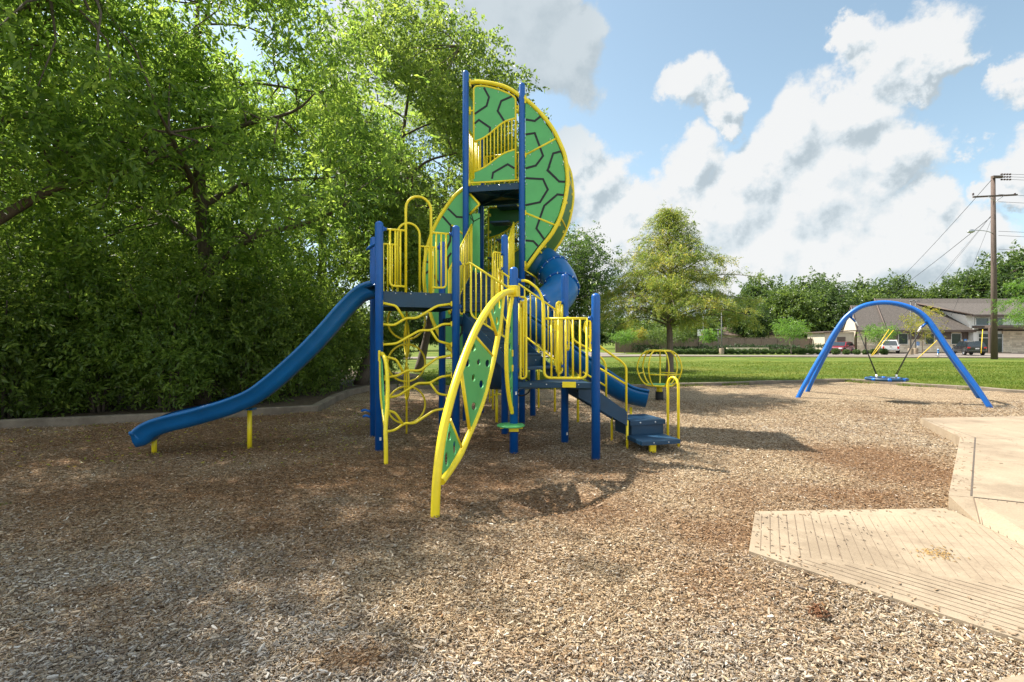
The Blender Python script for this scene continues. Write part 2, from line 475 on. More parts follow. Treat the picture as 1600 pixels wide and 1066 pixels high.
def concrete_mat(name, c1, c2, sc=2.0):
    m, nt, b = nmat(name)
    n = noise(nt, sc, 9, .62); n2 = noise(nt, 60, 4, .6)
    r = ramp(nt, n.outputs[0], [(.28, c1), (.72, c2)])
    r2 = ramp(nt, n2.outputs[0], [(.3, (.86, .86, .86)), (.6, (1.04, 1.04, 1.04))])
    mx = nt.nodes.new('ShaderNodeMix'); mx.data_type = 'RGBA'; mx.blend_type = 'MULTIPLY'; mx.inputs[0].default_value = 1
    nt.links.new(r.outputs[0], mx.inputs[6]); nt.links.new(r2.outputs[0], mx.inputs[7])
    # dark specks and stains
    v = noise(nt, 23, 2, .5); r3 = ramp(nt, v.outputs[0], [(.20, (.55, .5, .45)), (.27, (1, 1, 1))])
    mx2 = nt.nodes.new('ShaderNodeMix'); mx2.data_type = 'RGBA'; mx2.blend_type = 'MULTIPLY'; mx2.inputs[0].default_value = .8
    nt.links.new(mx.outputs[2], mx2.inputs[6]); nt.links.new(r3.outputs[0], mx2.inputs[7])
    nl = noise(nt, sc*.45, 7, .7); rl = ramp(nt, nl.outputs[0], [(.38, (.70, .68, .66)), (.50, (.96, .96, .96)), (.65, (1.08, 1.07, 1.05))])
    mx3 = nt.nodes.new('ShaderNodeMix'); mx3.data_type = 'RGBA'; mx3.blend_type = 'MULTIPLY'; mx3.inputs[0].default_value = .85
    nt.links.new(mx2.outputs[2], mx3.inputs[6]); nt.links.new(rl.outputs[0], mx3.inputs[7])
    tc = nt.nodes.new('ShaderNodeTexCoord'); wn = noise(nt, 3, 5, .6)
    av = nt.nodes.new('ShaderNodeVectorMath'); av.operation = 'MULTIPLY_ADD'; av.inputs[1].default_value = (.35, .35, .35)
    nt.links.new(wn.outputs['Color'], av.inputs[0]); nt.links.new(tc.outputs['Object'], av.inputs[2])
    vo = nt.nodes.new('ShaderNodeTexVoronoi'); vo.feature = 'DISTANCE_TO_EDGE'; vo.inputs['Scale'].default_value = .55; nt.links.new(av.outputs[0], vo.inputs['Vector'])
    rc = ramp(nt, vo.outputs['Distance'], [(.0015, (.55, .5, .45)), (.004, (1, 1, 1))])
    mx4 = nt.nodes.new('ShaderNodeMix'); mx4.data_type = 'RGBA'; mx4.blend_type = 'MULTIPLY'; mx4.inputs[0].default_value = .6
    nt.links.new(mx3.outputs[2], mx4.inputs[6]); nt.links.new(rc.outputs[0], mx4.inputs[7])
    nt.links.new(mx4.outputs[2], b.inputs['Base Color']); b.inputs['Roughness'].default_value = .9
    bump(nt, b, n2.outputs[0], .35, .004); return m
M['concrete'] = concrete_mat('tan_concrete', (.262, .201, .136), (.34, .270, .188))
M['curb'] = concrete_mat('weathered_curb', (.15, .122, .092), (.25, .205, .155), 3)
M['road'] = concrete_mat('pale_road_concrete', (.17, .14, .118), (.23, .195, .168), .15)
M['joint'] = paint('joint_filler', (.09, .07, .055), .9, .2, bmp=0)
M['groove_line'] = paint('groove_strip', (.155, .112, .076), .9, .25, bmp=0)  # darker brown strips laid on top to draw the ramp grooves

def mulch_mat(name='mulch_bed'):
    m, nt, b = nmat(name)
    tc = nt.nodes.new('ShaderNodeTexCoord')
    # stretched random cells = chips lying in two directions
    cols = []
    for rot, sc_ in ((.6, 1.0), (2.2, 1.25)):
        mp = nt.nodes.new('ShaderNodeMapping'); mp.inputs['Rotation'].default_value = (0, 0, rot); mp.inputs['Scale'].default_value = (26*sc_, 75*sc_, 30)
        nt.links.new(tc.outputs['Object'], mp.inputs['Vector'])
        v = nt.nodes.new('ShaderNodeTexVoronoi'); v.inputs['Scale'].default_value = 1
        nt.links.new(mp.outputs[0], v.inputs['Vector'])
        sp = nt.nodes.new('ShaderNodeSeparateColor'); nt.links.new(v.outputs['Color'], sp.inputs[0])
        cols.append((sp, v))
    nz = noise(nt, 30, 2, .5)
    st = nt.nodes.new('ShaderNodeMath'); st.operation = 'GREATER_THAN'; st.inputs[1].default_value = .5; nt.links.new(nz.outputs[0], st.inputs[0])
    mx = nt.nodes.new('ShaderNodeMix'); mx.data_type = 'FLOAT'
    nt.links.new(st.outputs[0], mx.inputs[0]); nt.links.new(cols[0][0].outputs[0], mx.inputs[2]); nt.links.new(cols[1][0].outputs[0], mx.inputs[3])
    grey = ramp(nt, mx.outputs[0], [(0, (.035, .024, .015)), (.25, (.15, .10, .058)), (.55, (.32, .235, .14)), (.85, (.48, .375, .25)), (1, (.58, .49, .37))])
    brown = ramp(nt, mx.outputs[0], [(0, (.022, .012, .007)), (.3, (.095, .050, .025)), (.65, (.185, .105, .055)), (.9, (.27, .17, .095)), (1, (.36, .27, .18))])
    at = nt.nodes.new('ShaderNodeAttribute'); at.attribute_name = 'patch'
    m2 = nt.nodes.new('ShaderNodeMix'); m2.data_type = 'RGBA'
    nt.links.new(at.outputs['Fac'], m2.inputs[0]); nt.links.new(grey.outputs[0], m2.inputs[6]); nt.links.new(brown.outputs[0], m2.inputs[7])
    nt.links.new(m2.outputs[2], b.inputs['Base Color']); b.inputs['Roughness'].default_value = .95
    b.inputs['Specular IOR Level'].default_value = .15
    bump(nt, b, mx.outputs[0], .7, .02)
    return m
M['mulch'] = mulch_mat()
def chip_mat():
    m, nt, b = nmat('wood_chip')
    at = nt.nodes.new('ShaderNodeAttribute'); at.attribute_name = 'tone'
    ap = nt.nodes.new('ShaderNodeAttribute'); ap.attribute_name = 'patch'
    grey = ramp(nt, at.outputs['Fac'], [(0, (.05, .032, .018)), (.22, (.17, .105, .054)), (.46, (.33, .235, .135)), (.72, (.44, .34, .215)), (.90, (.56, .475, .355)), (1, (.68, .61, .50))])
    brown = ramp(nt, at.outputs['Fac'], [(0, (.05, .024, .011)), (.3, (.15, .075, .030)), (.6, (.25, .140, .065)), (.85, (.38, .23, .12)), (1, (.50, .38, .26))])
    m2 = nt.nodes.new('ShaderNodeMix'); m2.data_type = 'RGBA'
    nt.links.new(ap.outputs['Fac'], m2.inputs[0]); nt.links.new(grey.outputs[0], m2.inputs[6]); nt.links.new(brown.outputs[0], m2.inputs[7])
    aw_ = nt.nodes.new('ShaderNodeAttribute'); aw_.attribute_name = 'weather'
    silver = ramp(nt, at.outputs['Fac'], [(0, (.06, .05, .042)), (.22, (.165, .142, .12)), (.46, (.285, .26, .23)), (.72, (.40, .375, .34)), (.90, (.53, .505, .47)), (1, (.68, .66, .62))])
    m4 = nt.nodes.new('ShaderNodeMix'); m4.data_type = 'RGBA'
    nt.links.new(aw_.outputs['Fac'], m4.inputs[0]); nt.links.new(m2.outputs[2], m4.inputs[6]); nt.links.new(silver.outputs[0], m4.inputs[7]); m2 = m4
    n = noise(nt, 140, 3, .6); r = ramp(nt, n.outputs[0], [(.3, (.78, .78, .78)), (.7, (1.12, 1.12, 1.12))])
    m3 = nt.nodes.new('ShaderNodeMix'); m3.data_type = 'RGBA'; m3.blend_type = 'MULTIPLY'; m3.inputs[0].default_value = 1
    nt.links.new(m2.outputs[2], m3.inputs[6]); nt.links.new(r.outputs[0], m3.inputs[7])
    nt.links.new(m3.outputs[2], b.inputs['Base Color']); b.inputs['Roughness'].default_value = .9; b.inputs['Specular IOR Level'].default_value = .2
    return m
M['chip'] = chip_mat()
def grass_mat(name='lawn_grass', blade=False):
    m, nt, b = nmat(name)
    n = noise(nt, .22, 6, .6, stretch=(1, 2.2, 1)); n2 = noise(nt, 7, 6, .7, stretch=(1, 1.6, 1))
    r = ramp(nt, n.outputs[0], [(.30, (.055, .100, .018)), (.48, (.100, .145, .025)), (.66, (.18, .19, .048))])
    r2 = ramp(nt, n2.outputs[0], [(.3, (.55, .6, .5)), (.7, (1.35, 1.3, 1.2))])
    mx = nt.nodes.new('ShaderNodeMix'); mx.data_type = 'RGBA'; mx.blend_type = 'MULTIPLY'; mx.inputs[0].default_value = 1
    nt.links.new(r.outputs[0], mx.inputs[6]); nt.links.new(r2.outputs[0], mx.inputs[7])
    nt.links.new(mx.outputs[2], b.inputs['Base Color']); b.inputs['Roughness'].default_value = .9; b.inputs['Specular IOR Level'].default_value = .1
    if not blade:
        n3 = noise(nt, 25, 5, .7); bump(nt, b, n3.outputs[0], 1.0, .06)
    return m
M['grass'] = grass_mat()
M['blade'] = leaf_mat('grass_blade', (.05, .095, .015), (.105, .150, .024), (.18, .19, .045), .3, .8, .1)
def soil_mat():
    m, nt, b = nmat('leaf_litter_soil')
    n = noise(nt, 9, 9, .75); r = ramp(nt, n.outputs[0], [(.3, (.035, .024, .015)), (.55, (.11, .075, .045)), (.75, (.22, .16, .09))])
    nt.links.new(r.outputs[0], b.inputs['Base Color']); b.inputs['Roughness'].default_value = .95; bump(nt, b, n.outputs[0], .8, .05); return m
M['soil'] = soil_mat()
def stone_mat():
    m, nt, b = nmat('limestone_blocks')
    tc = nt.nodes.new('ShaderNodeTexCoord'); sp = nt.nodes.new('ShaderNodeSeparateXYZ'); cb = nt.nodes.new('ShaderNodeCombineXYZ')
    nt.links.new(tc.outputs['Object'], sp.inputs[0]); ad = nt.nodes.new('ShaderNodeMath'); ad.operation = 'ADD'
    nt.links.new(sp.outputs[0], ad.inputs[0]); nt.links.new(sp.outputs[1], ad.inputs[1])
    nt.links.new(ad.outputs[0], cb.inputs[0]); nt.links.new(sp.outputs[2], cb.inputs[1])
    br = nt.nodes.new('ShaderNodeTexBrick'); nt.links.new(cb.outputs[0], br.inputs['Vector'])
    br.inputs['Scale'].default_value = 1; br.inputs['Brick Width'].default_value = .85; br.inputs['Row Height'].default_value = .26
    br.inputs['Mortar Size'].default_value = .012; br.offset = .37; br.squash = 1.6; br.squash_frequency = 3
    br.inputs['Color1'].default_value = (.78, .68, .53, 1); br.inputs['Color2'].default_value = (.42, .32, .22, 1); br.inputs['Mortar'].default_value = (.4, .35, .28, 1)
    br.inputs['Bias'].default_value = -.45
    n = noise(nt, 2.2, 5, .6); r = ramp(nt, n.outputs[0], [(.3, (.8, .78, .74)), (.7, (1.15, 1.12, 1.1))])
    mx = nt.nodes.new('ShaderNodeMix'); mx.data_type = 'RGBA'; mx.blend_type = 'MULTIPLY'; mx.inputs[0].default_value = 1
    nt.links.new(br.outputs['Color'], mx.inputs[6]); nt.links.new(r.outputs[0], mx.inputs[7])
    nt.links.new(mx.outputs[2], b.inputs['Base Color']); b.inputs['Roughness'].default_value = .9
    bump(nt, b, br.outputs['Fac'], -.4, .02); return m
M['stone'] = stone_mat()
def shingle_mat():
    m, nt, b = nmat('roof_shingles')
    n = noise(nt, 1.0, 3, .6, stretch=(3.5, 6, 6)); n2 = noise(nt, 9, 5, .7)
    n.inputs['Scale'].default_value = 1.6
    r = ramp(nt, n2.outputs[0], [(.32, (.05, .042, .036)), (.5, (.088, .074, .064)), (.68, (.145, .122, .104))])
    r2 = ramp(nt, n.outputs[0], [(.35, (.72, .72, .72)), (.65, (1.2, 1.2, 1.2))])
    mx = nt.nodes.new('ShaderNodeMix'); mx.data_type = 'RGBA'; mx.blend_type = 'MULTIPLY'; mx.inputs[0].default_value = 1
    nt.links.new(r.outputs[0], mx.inputs[6]); nt.links.new(r2.outputs[0], mx.inputs[7])
    nt.links.new(mx.outputs[2], b.inputs['Base Color']); b.inputs['Roughness'].default_value = .92; bump(nt, b, n2.outputs[0], .6, .03); return m
M['shingle'] = shingle_mat()

# ------------------------------------------------------------------ ground helpers
def vnoise(x, y, sc, seed):
    x = np.asarray(x)*sc; y = np.asarray(y)*sc
    xi = np.floor(x).astype(np.int64); yi = np.floor(y).astype(np.int64)
    fx = x-xi; fy = y-yi; fx = fx*fx*(3-2*fx); fy = fy*fy*(3-2*fy)
    def h(a, b):
        n = (a*374761393+b*668265263+seed*1442695041) & 0x7fffffff
        n = ((n ^ (n >> 13))*1274126177) & 0x7fffffff
        return ((n ^ (n >> 16)) & 0xffff)/65535.0
    return (h(xi, yi)*(1-fx)+h(xi+1, yi)*fx)*(1-fy)+(h(xi, yi+1)*(1-fx)+h(xi+1, yi+1)*fx)*fy
BROWN = [(250,690,380,50,.95),(620,735,300,55,.95),(330,760,420,45,.8),(880,790,150,38,.85),(860,735,180,30,.75),(450,820,500,40,.45),
         (1385,722,105,38,1.0),(1290,775,190,26,.85),(1150,835,150,34,.6),(1120,900,90,40,.35),(560,1035,75,22,.9),(760,690,160,30,.8),
         (1250,900,160,40,.3),(350,650,250,20,.8),(700,640,200,20,.7),(140,930,70,12,.5),(1000,870,100,15,.4),(1440,650,80,18,.4),(900,1040,200,25,.3)]
def patch(x, y):
    x = np.asarray(x, float); y = np.asarray(y, float); m = np.zeros_like(x)
    for (px, py, rx, ry, w) in BROWN:
        c = G(px, py); RX = rx*c.y/F; RY = ry*c.y*c.y/(EYE*F)
        m = np.maximum(m, w*np.exp(-((x-c.x)/RX)**2-((y-c.y)/RY)**2))
    n = vnoise(x, y, 1.3, 3)*.5+vnoise(x, y, 3.1, 5)*.3+vnoise(x, y, 8, 7)*.2
    return np.clip(m*1.2+(n-.5)*1.1+.08, 0, 1)
def relief(x, y):
    return .045*(vnoise(x, y, .8, 11)-.5)+.034*(vnoise(x, y, 2.6, 12)-.5)+.012*(vnoise(x, y, 9, 13)-.5)
def inside(px, py, poly):
    px = np.asarray(px); py = np.asarray(py); r = np.zeros(px.shape, bool); n = len(poly)
    for i in range(n):
        x1, y1 = poly[i][:2]; x2, y2 = poly[(i+1) % n][:2]
        if y1 == y2: continue
        c = ((y1 > py) != (y2 > py)) & (px < (x2-x1)*(py-y1)/(y2-y1)+x1)
        r ^= c
    return r

# curb line around the play area (ground points)
CURB_L = [(-16, 5.6), (-12.2, 8.3), (-9.75, 9.6), (-8.3, 10.35), (-6.9, 10.75), (-5.4, 11.55), (-4.75, 11.95), (-5.0, 13.9), (-5.2, 15.8), (-4.95, 17.0), (-4.1, 17.5)]
CURB_R = [(-4.1, 17.5), (0, 17.65), (4.2, 18.0), (10.7, 19.9), (14.2, 20.9), (16.4, 16.3), (20.5, 11.2)]
LOOP = CURB_L+CURB_R[1:]+[(26, 6), (26, -6), (-16, -6)]

# grass field: one sheet reaching the horizon
def sheet(name, x0, x1, y0, y1, z, mat, n=1):
    b = MB(); vs = []; fs = []
    for j in range(n+1):
        for i in range(n+1): vs.append((x0+(x1-x0)*i/n, y0+(y1-y0)*j/n, z))
    for j in range(n):
        for i in range(n): a = j*(n+1)+i; fs.append((a, a+1, a+n+2, a+n+1))
    b.add(vs, fs); o = b.build(name, mat); o['kind'] = 'structure'; return o
sheet('ground', -900, 900, -60, 1500, -.035, M['grass'])

# mulch bed as a fine uneven grid carrying the brown / weathered patches
st = .13
xs = np.arange(-16, 21.2, st); ys = np.arange(-3, 21.5, st)
gx, gy = np.meshgrid(xs, ys)
ins = inside(gx, gy, LOOP)
gz = relief(gx, gy)
nx = len(xs); ny = len(ys)
ii, jj = np.meshgrid(np.arange(nx-1), np.arange(ny-1))
a = (jj*nx+ii).ravel(); q = np.stack([a, a+1, a+nx+1, a+nx], 1)
keep = ins.ravel()[q].all(1)
mo = np_mesh('mulch_bed', np.stack([gx.ravel(), gy.ravel(), gz.ravel()], 1), q[keep], M['mulch'], {'patch': patch(gx, gy).ravel()}, smooth=True)
mo['kind'] = 'structure'

# leaf litter soil behind the left curb, under the trees
b = MB(); pl = [(-60, 2), (-16, 5.7), (-12.2, 8.4), (-9.75, 9.7), (-8.3, 10.4), (-6.9, 10.8), (-4.8, 12.0), (-5.1, 15.8), (-4.6, 17.3), (-3.5, 20.5), (-5, 26), (-14, 34), (-60, 40)]
b.add([(x, y, -.012) for x, y in pl], [tuple(range(len(pl)))])
o = b.build('leaf_litter', M['soil']); o['kind'] = 'structure'

def curb(name, line, w, h, label, z0=-.12):
    b = MB(); P = [Vector((x, y)) for x, y in line]
    # subdivide and let it waver slightly
    Q = [P[0]]
    for i in range(1, len(P)):
        n = max(1, int((P[i]-P[i-1]).length/.8))
        for k in range(1, n+1): Q.append(P[i-1].lerp(P[i], k/n))
    rings = []
    for i, p in enumerate(Q):
        t1 = (p-Q[i-1]).normalized() if i else (Q[1]-p).normalized()
        t2 = (Q[i+1]-p).normalized() if i < len(Q)-1 else t1
        t = (t1+t2).normalized(); nrm = Vector((-t.y, t.x)); k = 1/max(.5, nrm.dot(Vector((-t1.y, t1.x))))
        hz = h+.012*math.sin(i*1.7)+.006*math.sin(i*4.1)
        c = .018
        prof = [(-w/2, z0), (-w/2, hz-c), (-w/2+c, hz), (w/2-c, hz), (w/2, hz-c), (w/2, z0)]
        rings.append([(p.x+nrm.x*s*k, p.y+nrm.y*s*k, z) for s, z in prof])
    vs = [v for r in rings for v in r]; m = 6; fs = []
    for i in range(len(rings)-1):
        for k in range(m-1): fs.append((i*m+k, i*m+k+1, (i+1)*m+k+1, (i+1)*m+k))
    fs += [tuple(range(m)), tuple((len(rings)-1)*m+k for k in range(m))]
    b.add(vs, fs)
    o = b.build(name, M['curb']); return tag(o, label, 'curb')
curb('concrete_curb', CURB_L, .20, .165, 'weathered grey concrete border curb winding along the foot of the dark trees')
curb('concrete_curb', [(-3.99, 17.5)]+CURB_R[1:5], .18, .12, 'tan concrete border curb between the wood chips and the lawn, running behind the spinner')
curb('concrete_curb', [(14.25, 20.80)]+CURB_R[5:], .18, .12, 'tan concrete border curb along the lawn to the right of the saucer swing')

# ---------------- raised concrete path with a grooved ramp
zs = .14
def g2(px, py, z): v = G(px, py, z); return (v.x, v.y)
V1 = g2(1438, 653, zs); V2 = g2(1500, 683, zs); V3 = g2(1482, 774, zs); J = g2(1521, 777, zs); Kp = g2(1740, 801, zs)
Lp = g2(1760, 935, .03); Cc = g2(1528, 817, .03)
upper = [V1, V2, V3, J, Kp, (11, 4.2), (26, 4.2), (26, 12.5), (14, 10.6)]
b = MB()
n = len(upper)
def prism(b, poly, zt, z0, mi=0):
    n = len(poly)
    zz = zt if isinstance(zt, (list, tuple)) else [zt]*n
    vs = [(x, y, z) for (x, y), z in zip(poly, zz)]+[(x, y, z0) for x, y in poly]
    fs = [tuple(range(n))]+[tuple(reversed(range(n, 2*n)))]+[(i, (i+1) % n, n+(i+1) % n, n+i) for i in range(n)]
    b.add(vs, fs, mi)
def strip(b, p, q, w, z, zq=None, mi=1, h=.003):
    p = Vector(p[:2]); q = Vector(q[:2]); d = (q-p)
    if d.length < .02: return
    d.normalize(); nrm = Vector((-d.y, d.x))*w/2; zq = z if zq is None else zq
    vs = [(p.x+nrm.x, p.y+nrm.y, z+h), (p.x-nrm.x, p.y-nrm.y, z+h), (q.x-nrm.x, q.y-nrm.y, zq+h), (q.x+nrm.x, q.y+nrm.y, zq+h)]
    b.add(vs, [(0, 1, 2, 3)], mi)
prism(b, upper, zs, -.2)
# joints in the slab
for p, q, w in (((1523.7, 684), (1517.5, 775.5), .016), ((1438, 653), (1523.7, 684), .006), ((1523.7, 684.5), (1700, 691), .006),
                ((1523, 719), (1700, 727), .005), ((1500, 717), (1520, 717.5), .004)):
    strip(b, g2(*p, zs), g2(*q, zs), w, zs)
strip(b, J, Kp, .016, zs)
o = b.build('concrete_path', [M['concrete'], M['joint']]); o['kind'] = 'structure'
# flared transition down to the ramp, with diagonal grooves
b = MB()
tr = [V3, J, Kp, Lp, Cc]; tz = [zs-.002, zs-.002, zs-.002, .03, .03]
vs = [(p[0], p[1], z) for p, z in zip(tr, tz)]+[(p[0], p[1], -.2) for p in tr]
b.add(vs, [(0, 1, 4), (1, 2, 3), (1, 3, 4), (0, 5, 9, 4), (4, 9, 8, 3), (0, 1, 6, 5), (1, 2, 7, 6), (2, 3, 8, 7)])
def lerp2(a, c, t): return (a[0]+(c[0]-a[0])*t, a[1]+(c[1]-a[1])*t)
for k in range(14):
    t = (k+.6)/14
    p = lerp2(J, Kp, t); q = lerp2(lerp2(Cc, Lp, t), J, 0)
    strip(b, p, q, .007, zs-.002, .03, 1, .004)
strip(b, J, lerp2(Cc, Lp, .02), .010, zs-.002, .03, 1, .004)
o = b.build('path_flare', [M['concrete'], M['groove_line']]); o['kind'] = 'structure'
# low grooved ramp
zr = .026
ra = [g2(1180, 799, zr), g2(1482, 794, zr), Cc, Lp, (6.4, 3.0), (6.4, -1.2), g2(1600, 1001, zr), g2(1170, 861, zr)]
ra[5] = (5.6, -.55)
b = MB(); prism(b, ra, zr, -.2)
def clipline(p, d, poly):
    ts = []; n = len(poly)
    for i in range(n):
        a_ = poly[i]; c_ = poly[(i+1) % n]; ex, ey = c_[0]-a_[0], c_[1]-a_[1]
        den = d[0]*ey-d[1]*ex
        if abs(den) < 1e-9: continue
        t = ((a_[0]-p[0])*ey-(a_[1]-p[1])*ex)/den; u = ((a_[0]-p[0])*d[1]-(a_[1]-p[1])*d[0])/den
        if 0 <= u <= 1: ts.append(t)
    ts.sort()
    return [(ts[i], ts[i+1]) for i in range(0, len(ts)-1, 2)]
bnd0 = g2(1186, 862, zr); bnd1 = g2(1600, 916, zr); bd = (bnd1[0]-bnd0[0], bnd1[1]-bnd0[1])
bfar = (bnd0[0]+bd[0]*2.6, bnd0[1]+bd[1]*2.6)
top0 = g2(1186, 803, zr); top1 = g2(1470, 806, zr)
polyA = [top0, top1, lerp2(Cc, Lp, .10), lerp2(Cc, Lp, .55), bfar, bnd0]
polyB = [g2(1190, 866, zr), (bfar[0], bfar[1]-.03), (5.0, -.0), lerp2(g2(1171, 862, zr), g2(1600, 1001, zr), 1.9)]
rs_ = random.Random(4)
dA = Vector((-.46, -.89)).normalized(); nA = Vector((dA.y, -dA.x))
if nA.x < 0: nA = -nA
for k in range(64):
    p = (top0[0]+.04+k*.074*1.06, top0[1]+2)
    for t0, t1 in clipline(p, dA, polyA):
        tt = t0+.02
        while tt < t1-.04:                      # broken, worn grooves
            L_ = rs_.uniform(.25, .9); e = min(t1-.02, tt+L_)
            strip(b, (p[0]+dA.x*tt, p[1]+dA.y*tt), (p[0]+dA.x*e, p[1]+dA.y*e), rs_.uniform(.003, .0065)*(1 if k < 22 else .6), zr)
            tt = e+rs_.choice([0, 0, .02, .05])
e0 = g2(1171, 861, zr); e1 = g2(1600, 1001, zr); dB = Vector((e1[0]-e0[0], e1[1]-e0[1])).normalized(); nB = Vector((-dB.y, dB.x))
for k in range(1, 15):
    p = (e0[0]+nB.x*(.03+k*.068)-dB.x*2, e0[1]+nB.y*(.03+k*.068)-dB.y*2)
    for t0, t1 in clipline(p, dB, polyB):
        tt = t0
        while tt < t1-.05:
            e = min(t1, tt+rs_.uniform(.5, 1.4))
            strip(b, (p[0]+dB.x*tt, p[1]+dB.y*tt), (p[0]+dB.x*e, p[1]+dB.y*e), rs_.uniform(.004, .007), zr)
            tt = e+rs_.choice([0, .015])
o = b.build('path_ramp', [M['concrete'], M['groove_line']]); o['kind'] = 'structure'
corner = [g2(1528, 1067, .05), g2(1600, 1044, .05), (3.6, 3.2-.75), (3.6, .3), (1.9, .3)]
corner = [(2.32, 2.40), (2.70, 2.50), (3.6, 2.30), (3.9, .2), (1.7, .2), (1.75, 1.7)]
b = MB(); prism(b, corner, .05, -.2); o = b.build('path_corner', M['concrete']); o['kind'] = 'structure'
SLABS = [upper, tr, ra, corner]

# ---------------- wood chips
rng = np.random.default_rng(7)
def chips(n):
    # distance distribution so that the layer is dense near the camera and thins where the bed texture takes over
    Y = []; X = []
    while sum(len(a) for a in Y) < n:
        y = 1.55+rng.random(n)**1.45*12.5
        wdt = y*1.06+.4
        x = (rng.random(n)*2-1)*wdt
        k = inside(x, y, LOOP)
        for s in SLABS: k &= ~inside(x, y, s)
        acc = rng.random(n) < np.clip(3.4/y, .12, 1)**0.35
        k &= acc
        X.append(x[k]); Y.append(y[k])
    return np.concatenate(X)[:n], np.concatenate(Y)[:n]
NCH = 480000
cx, cy = chips(NCH)
pt = patch(cx, cy)
ln = rng.gamma(3.2, .0043, NCH).clip(.005, .058)*(1+.045*cy)*(1-.25*pt)
big = rng.random(NCH) < .03; ln[big] *= 1.5
wd = ln*rng.uniform(.18, .42, NCH); wd = wd.clip(.0028, .015)
th = wd*rng.uniform(.25, .6, NCH)
ang = rng.normal(.45, 1.0, NCH)
tilt = rng.normal(0, .26, NCH); roll = rng.normal(0, .45, NCH)
cz = relief(cx, cy)+rng.random(NCH)**1.4*.022+.003
ax = np.stack([np.cos(ang)*np.cos(tilt), np.sin(ang)*np.cos(tilt), np.sin(tilt)], 1)
sd = np.stack([-np.sin(ang)*np.cos(roll), np.cos(ang)*np.cos(roll), np.sin(roll)], 1)
up = np.cross(ax, sd)
tp = rng.uniform(.35, .9, (NCH, 2))
c = np.stack([cx, cy, cz], 1)
def cv(sx, sy, sz, tpr): return c+ax*(ln/2*sx)[:, None]+sd*(wd/2*sy*tpr)[:, None]+up*(th*sz)[:, None]
one = np.ones(NCH)
V = np.stack([cv(-1, -1, 0, tp[:, 0]), cv(-.1, -1, 0, one), cv(1, -1, 0, tp[:, 1]), cv(1, 1, 0, tp[:, 1]), cv(.1, 1, 0, one), cv(-1, 1, 0, tp[:, 0]),
              cv(-.92, -.85, 1, tp[:, 0]), cv(-.1, -.9, 1.15, one), cv(.92, -.85, 1, tp[:, 1]), cv(.92, .85, 1, tp[:, 1]), cv(.1, .9, 1.15, one), cv(-.92, .85, 1, tp[:, 0])], 1)
ft = np.array([[6, 7, 10, 11], [7, 8, 9, 10], [0, 1, 7, 6], [1, 2, 8, 7], [2, 3, 9, 8], [3, 4, 10, 9], [4, 5, 11, 10], [5, 0, 6, 11]])
FA = (np.arange(NCH)[:, None, None]*12+ft[None]).reshape(-1, 4)
tone = np.clip(rng.beta(2.1, 1.9, NCH)+.06*(vnoise(cx, cy, 2, 31)-.5), 0, 1)
pc = np.clip(pt+rng.normal(0, .28, NCH), 0, 1)
wz = np.clip((vnoise(cx, cy, .55, 61)-.42)*2.2+.35*np.exp(-((cx+1.6)/2.6)**2-((cy-2.3)/1.3)**2)+.4*np.exp(-((cx-3.4)/1.6)**2-((cy-8.6)/1.6)**2), 0, .6)*(1-pt)*np.clip(1-.35*(cx-.5), .55, 1)
wz = np.clip(wz+rng.normal(0, .22, NCH), 0, 1)
o = np_mesh('wood_chips', V.reshape(-1, 3), FA, M['chip'], {'tone': np.repeat(tone, 12), 'patch': np.repeat(pc, 12), 'weather': np.repeat(wz, 12)})
tag(o, 'weathered tan and brown wood chips covering the play area', 'wood chips', kind='stuff')

# ---------------- lawn grass blades near the curb
n = 120000
y = 17.3+rng.random(n)**1.5*24; x = (rng.random(n)*2-1)*(y*1.05)
k = ~inside(x, y, LOOP) & (x > -4.8+0*(y)) & (y > 0)
x = x[k]; y = y[k]; n = len(x)
h = rng.uniform(.025, .07, n)*(1+.6*(vnoise(x, y, .6, 41) > .62)); w_ = rng.uniform(.006, .012, n)*(1+y*.04); an = rng.random(n)*6.28
lean = rng.normal(0, .5, (n, 2))
base = np.stack([x, y, np.full(n, -.036)], 1); s_ = np.stack([np.cos(an), np.sin(an), np.zeros(n)], 1)*w_[:, None]
tip = base+np.stack([lean[:, 0]*h, lean[:, 1]*h, h], 1)
V = np.stack([base-s_, base+s_, tip], 1).reshape(-1, 3)
tone = np.clip(rng.random(n)*.5+vnoise(x, y*1.6, .25, 43)*.6, 0, 1)
o = np_mesh('lawn_grass', V, np.arange(n*3).reshape(-1, 3), M['blade'], {'tone': np.repeat(tone, 3)})
tag(o, 'short mown grass blades of the sunlit lawn', 'grass', kind='stuff')

# blades spilling over the border curb on both sides
rg_ = np.random.default_rng(19); X_ = []; Y_ = []
for i in range(len(CURB_R)-1):
    p, q_ = CURB_R[i], CURB_R[i+1]; L_ = math.hypot(q_[0]-p[0], q_[1]-p[1]); m = int(L_*620); t = rg_.random(m)
    nx_, ny_ = -(q_[1]-p[1])/L_, (q_[0]-p[0])/L_
    o_ = np.where(rg_.random(m) < .72, rg_.uniform(.08, .22, m), -rg_.exponential(.10, m)-.09)
    x_ = p[0]+(q_[0]-p[0])*t+nx_*o_; y_ = p[1]+(q_[1]-p[1])*t+ny_*o_
    k = vnoise(x_, y_, 1.7, 77) > np.where(o_ < 0, .60, .25); X_.append(x_[k]); Y_.append(y_[k])
x = np.concatenate(X_); y = np.concatenate(Y_); n = len(x)
h = rg_.uniform(.05, .15, n); an = rg_.random(n)*6.28; lean = rg_.normal(0, .5, (n, 2))
base = np.stack([x, y, np.full(n, -.02)], 1); s_ = np.stack([np.cos(an), np.sin(an), np.zeros(n)], 1)*rg_.uniform(.006, .012, (n, 1))
tip = base+np.stack([lean[:, 0]*h, lean[:, 1]*h, h+.02], 1)
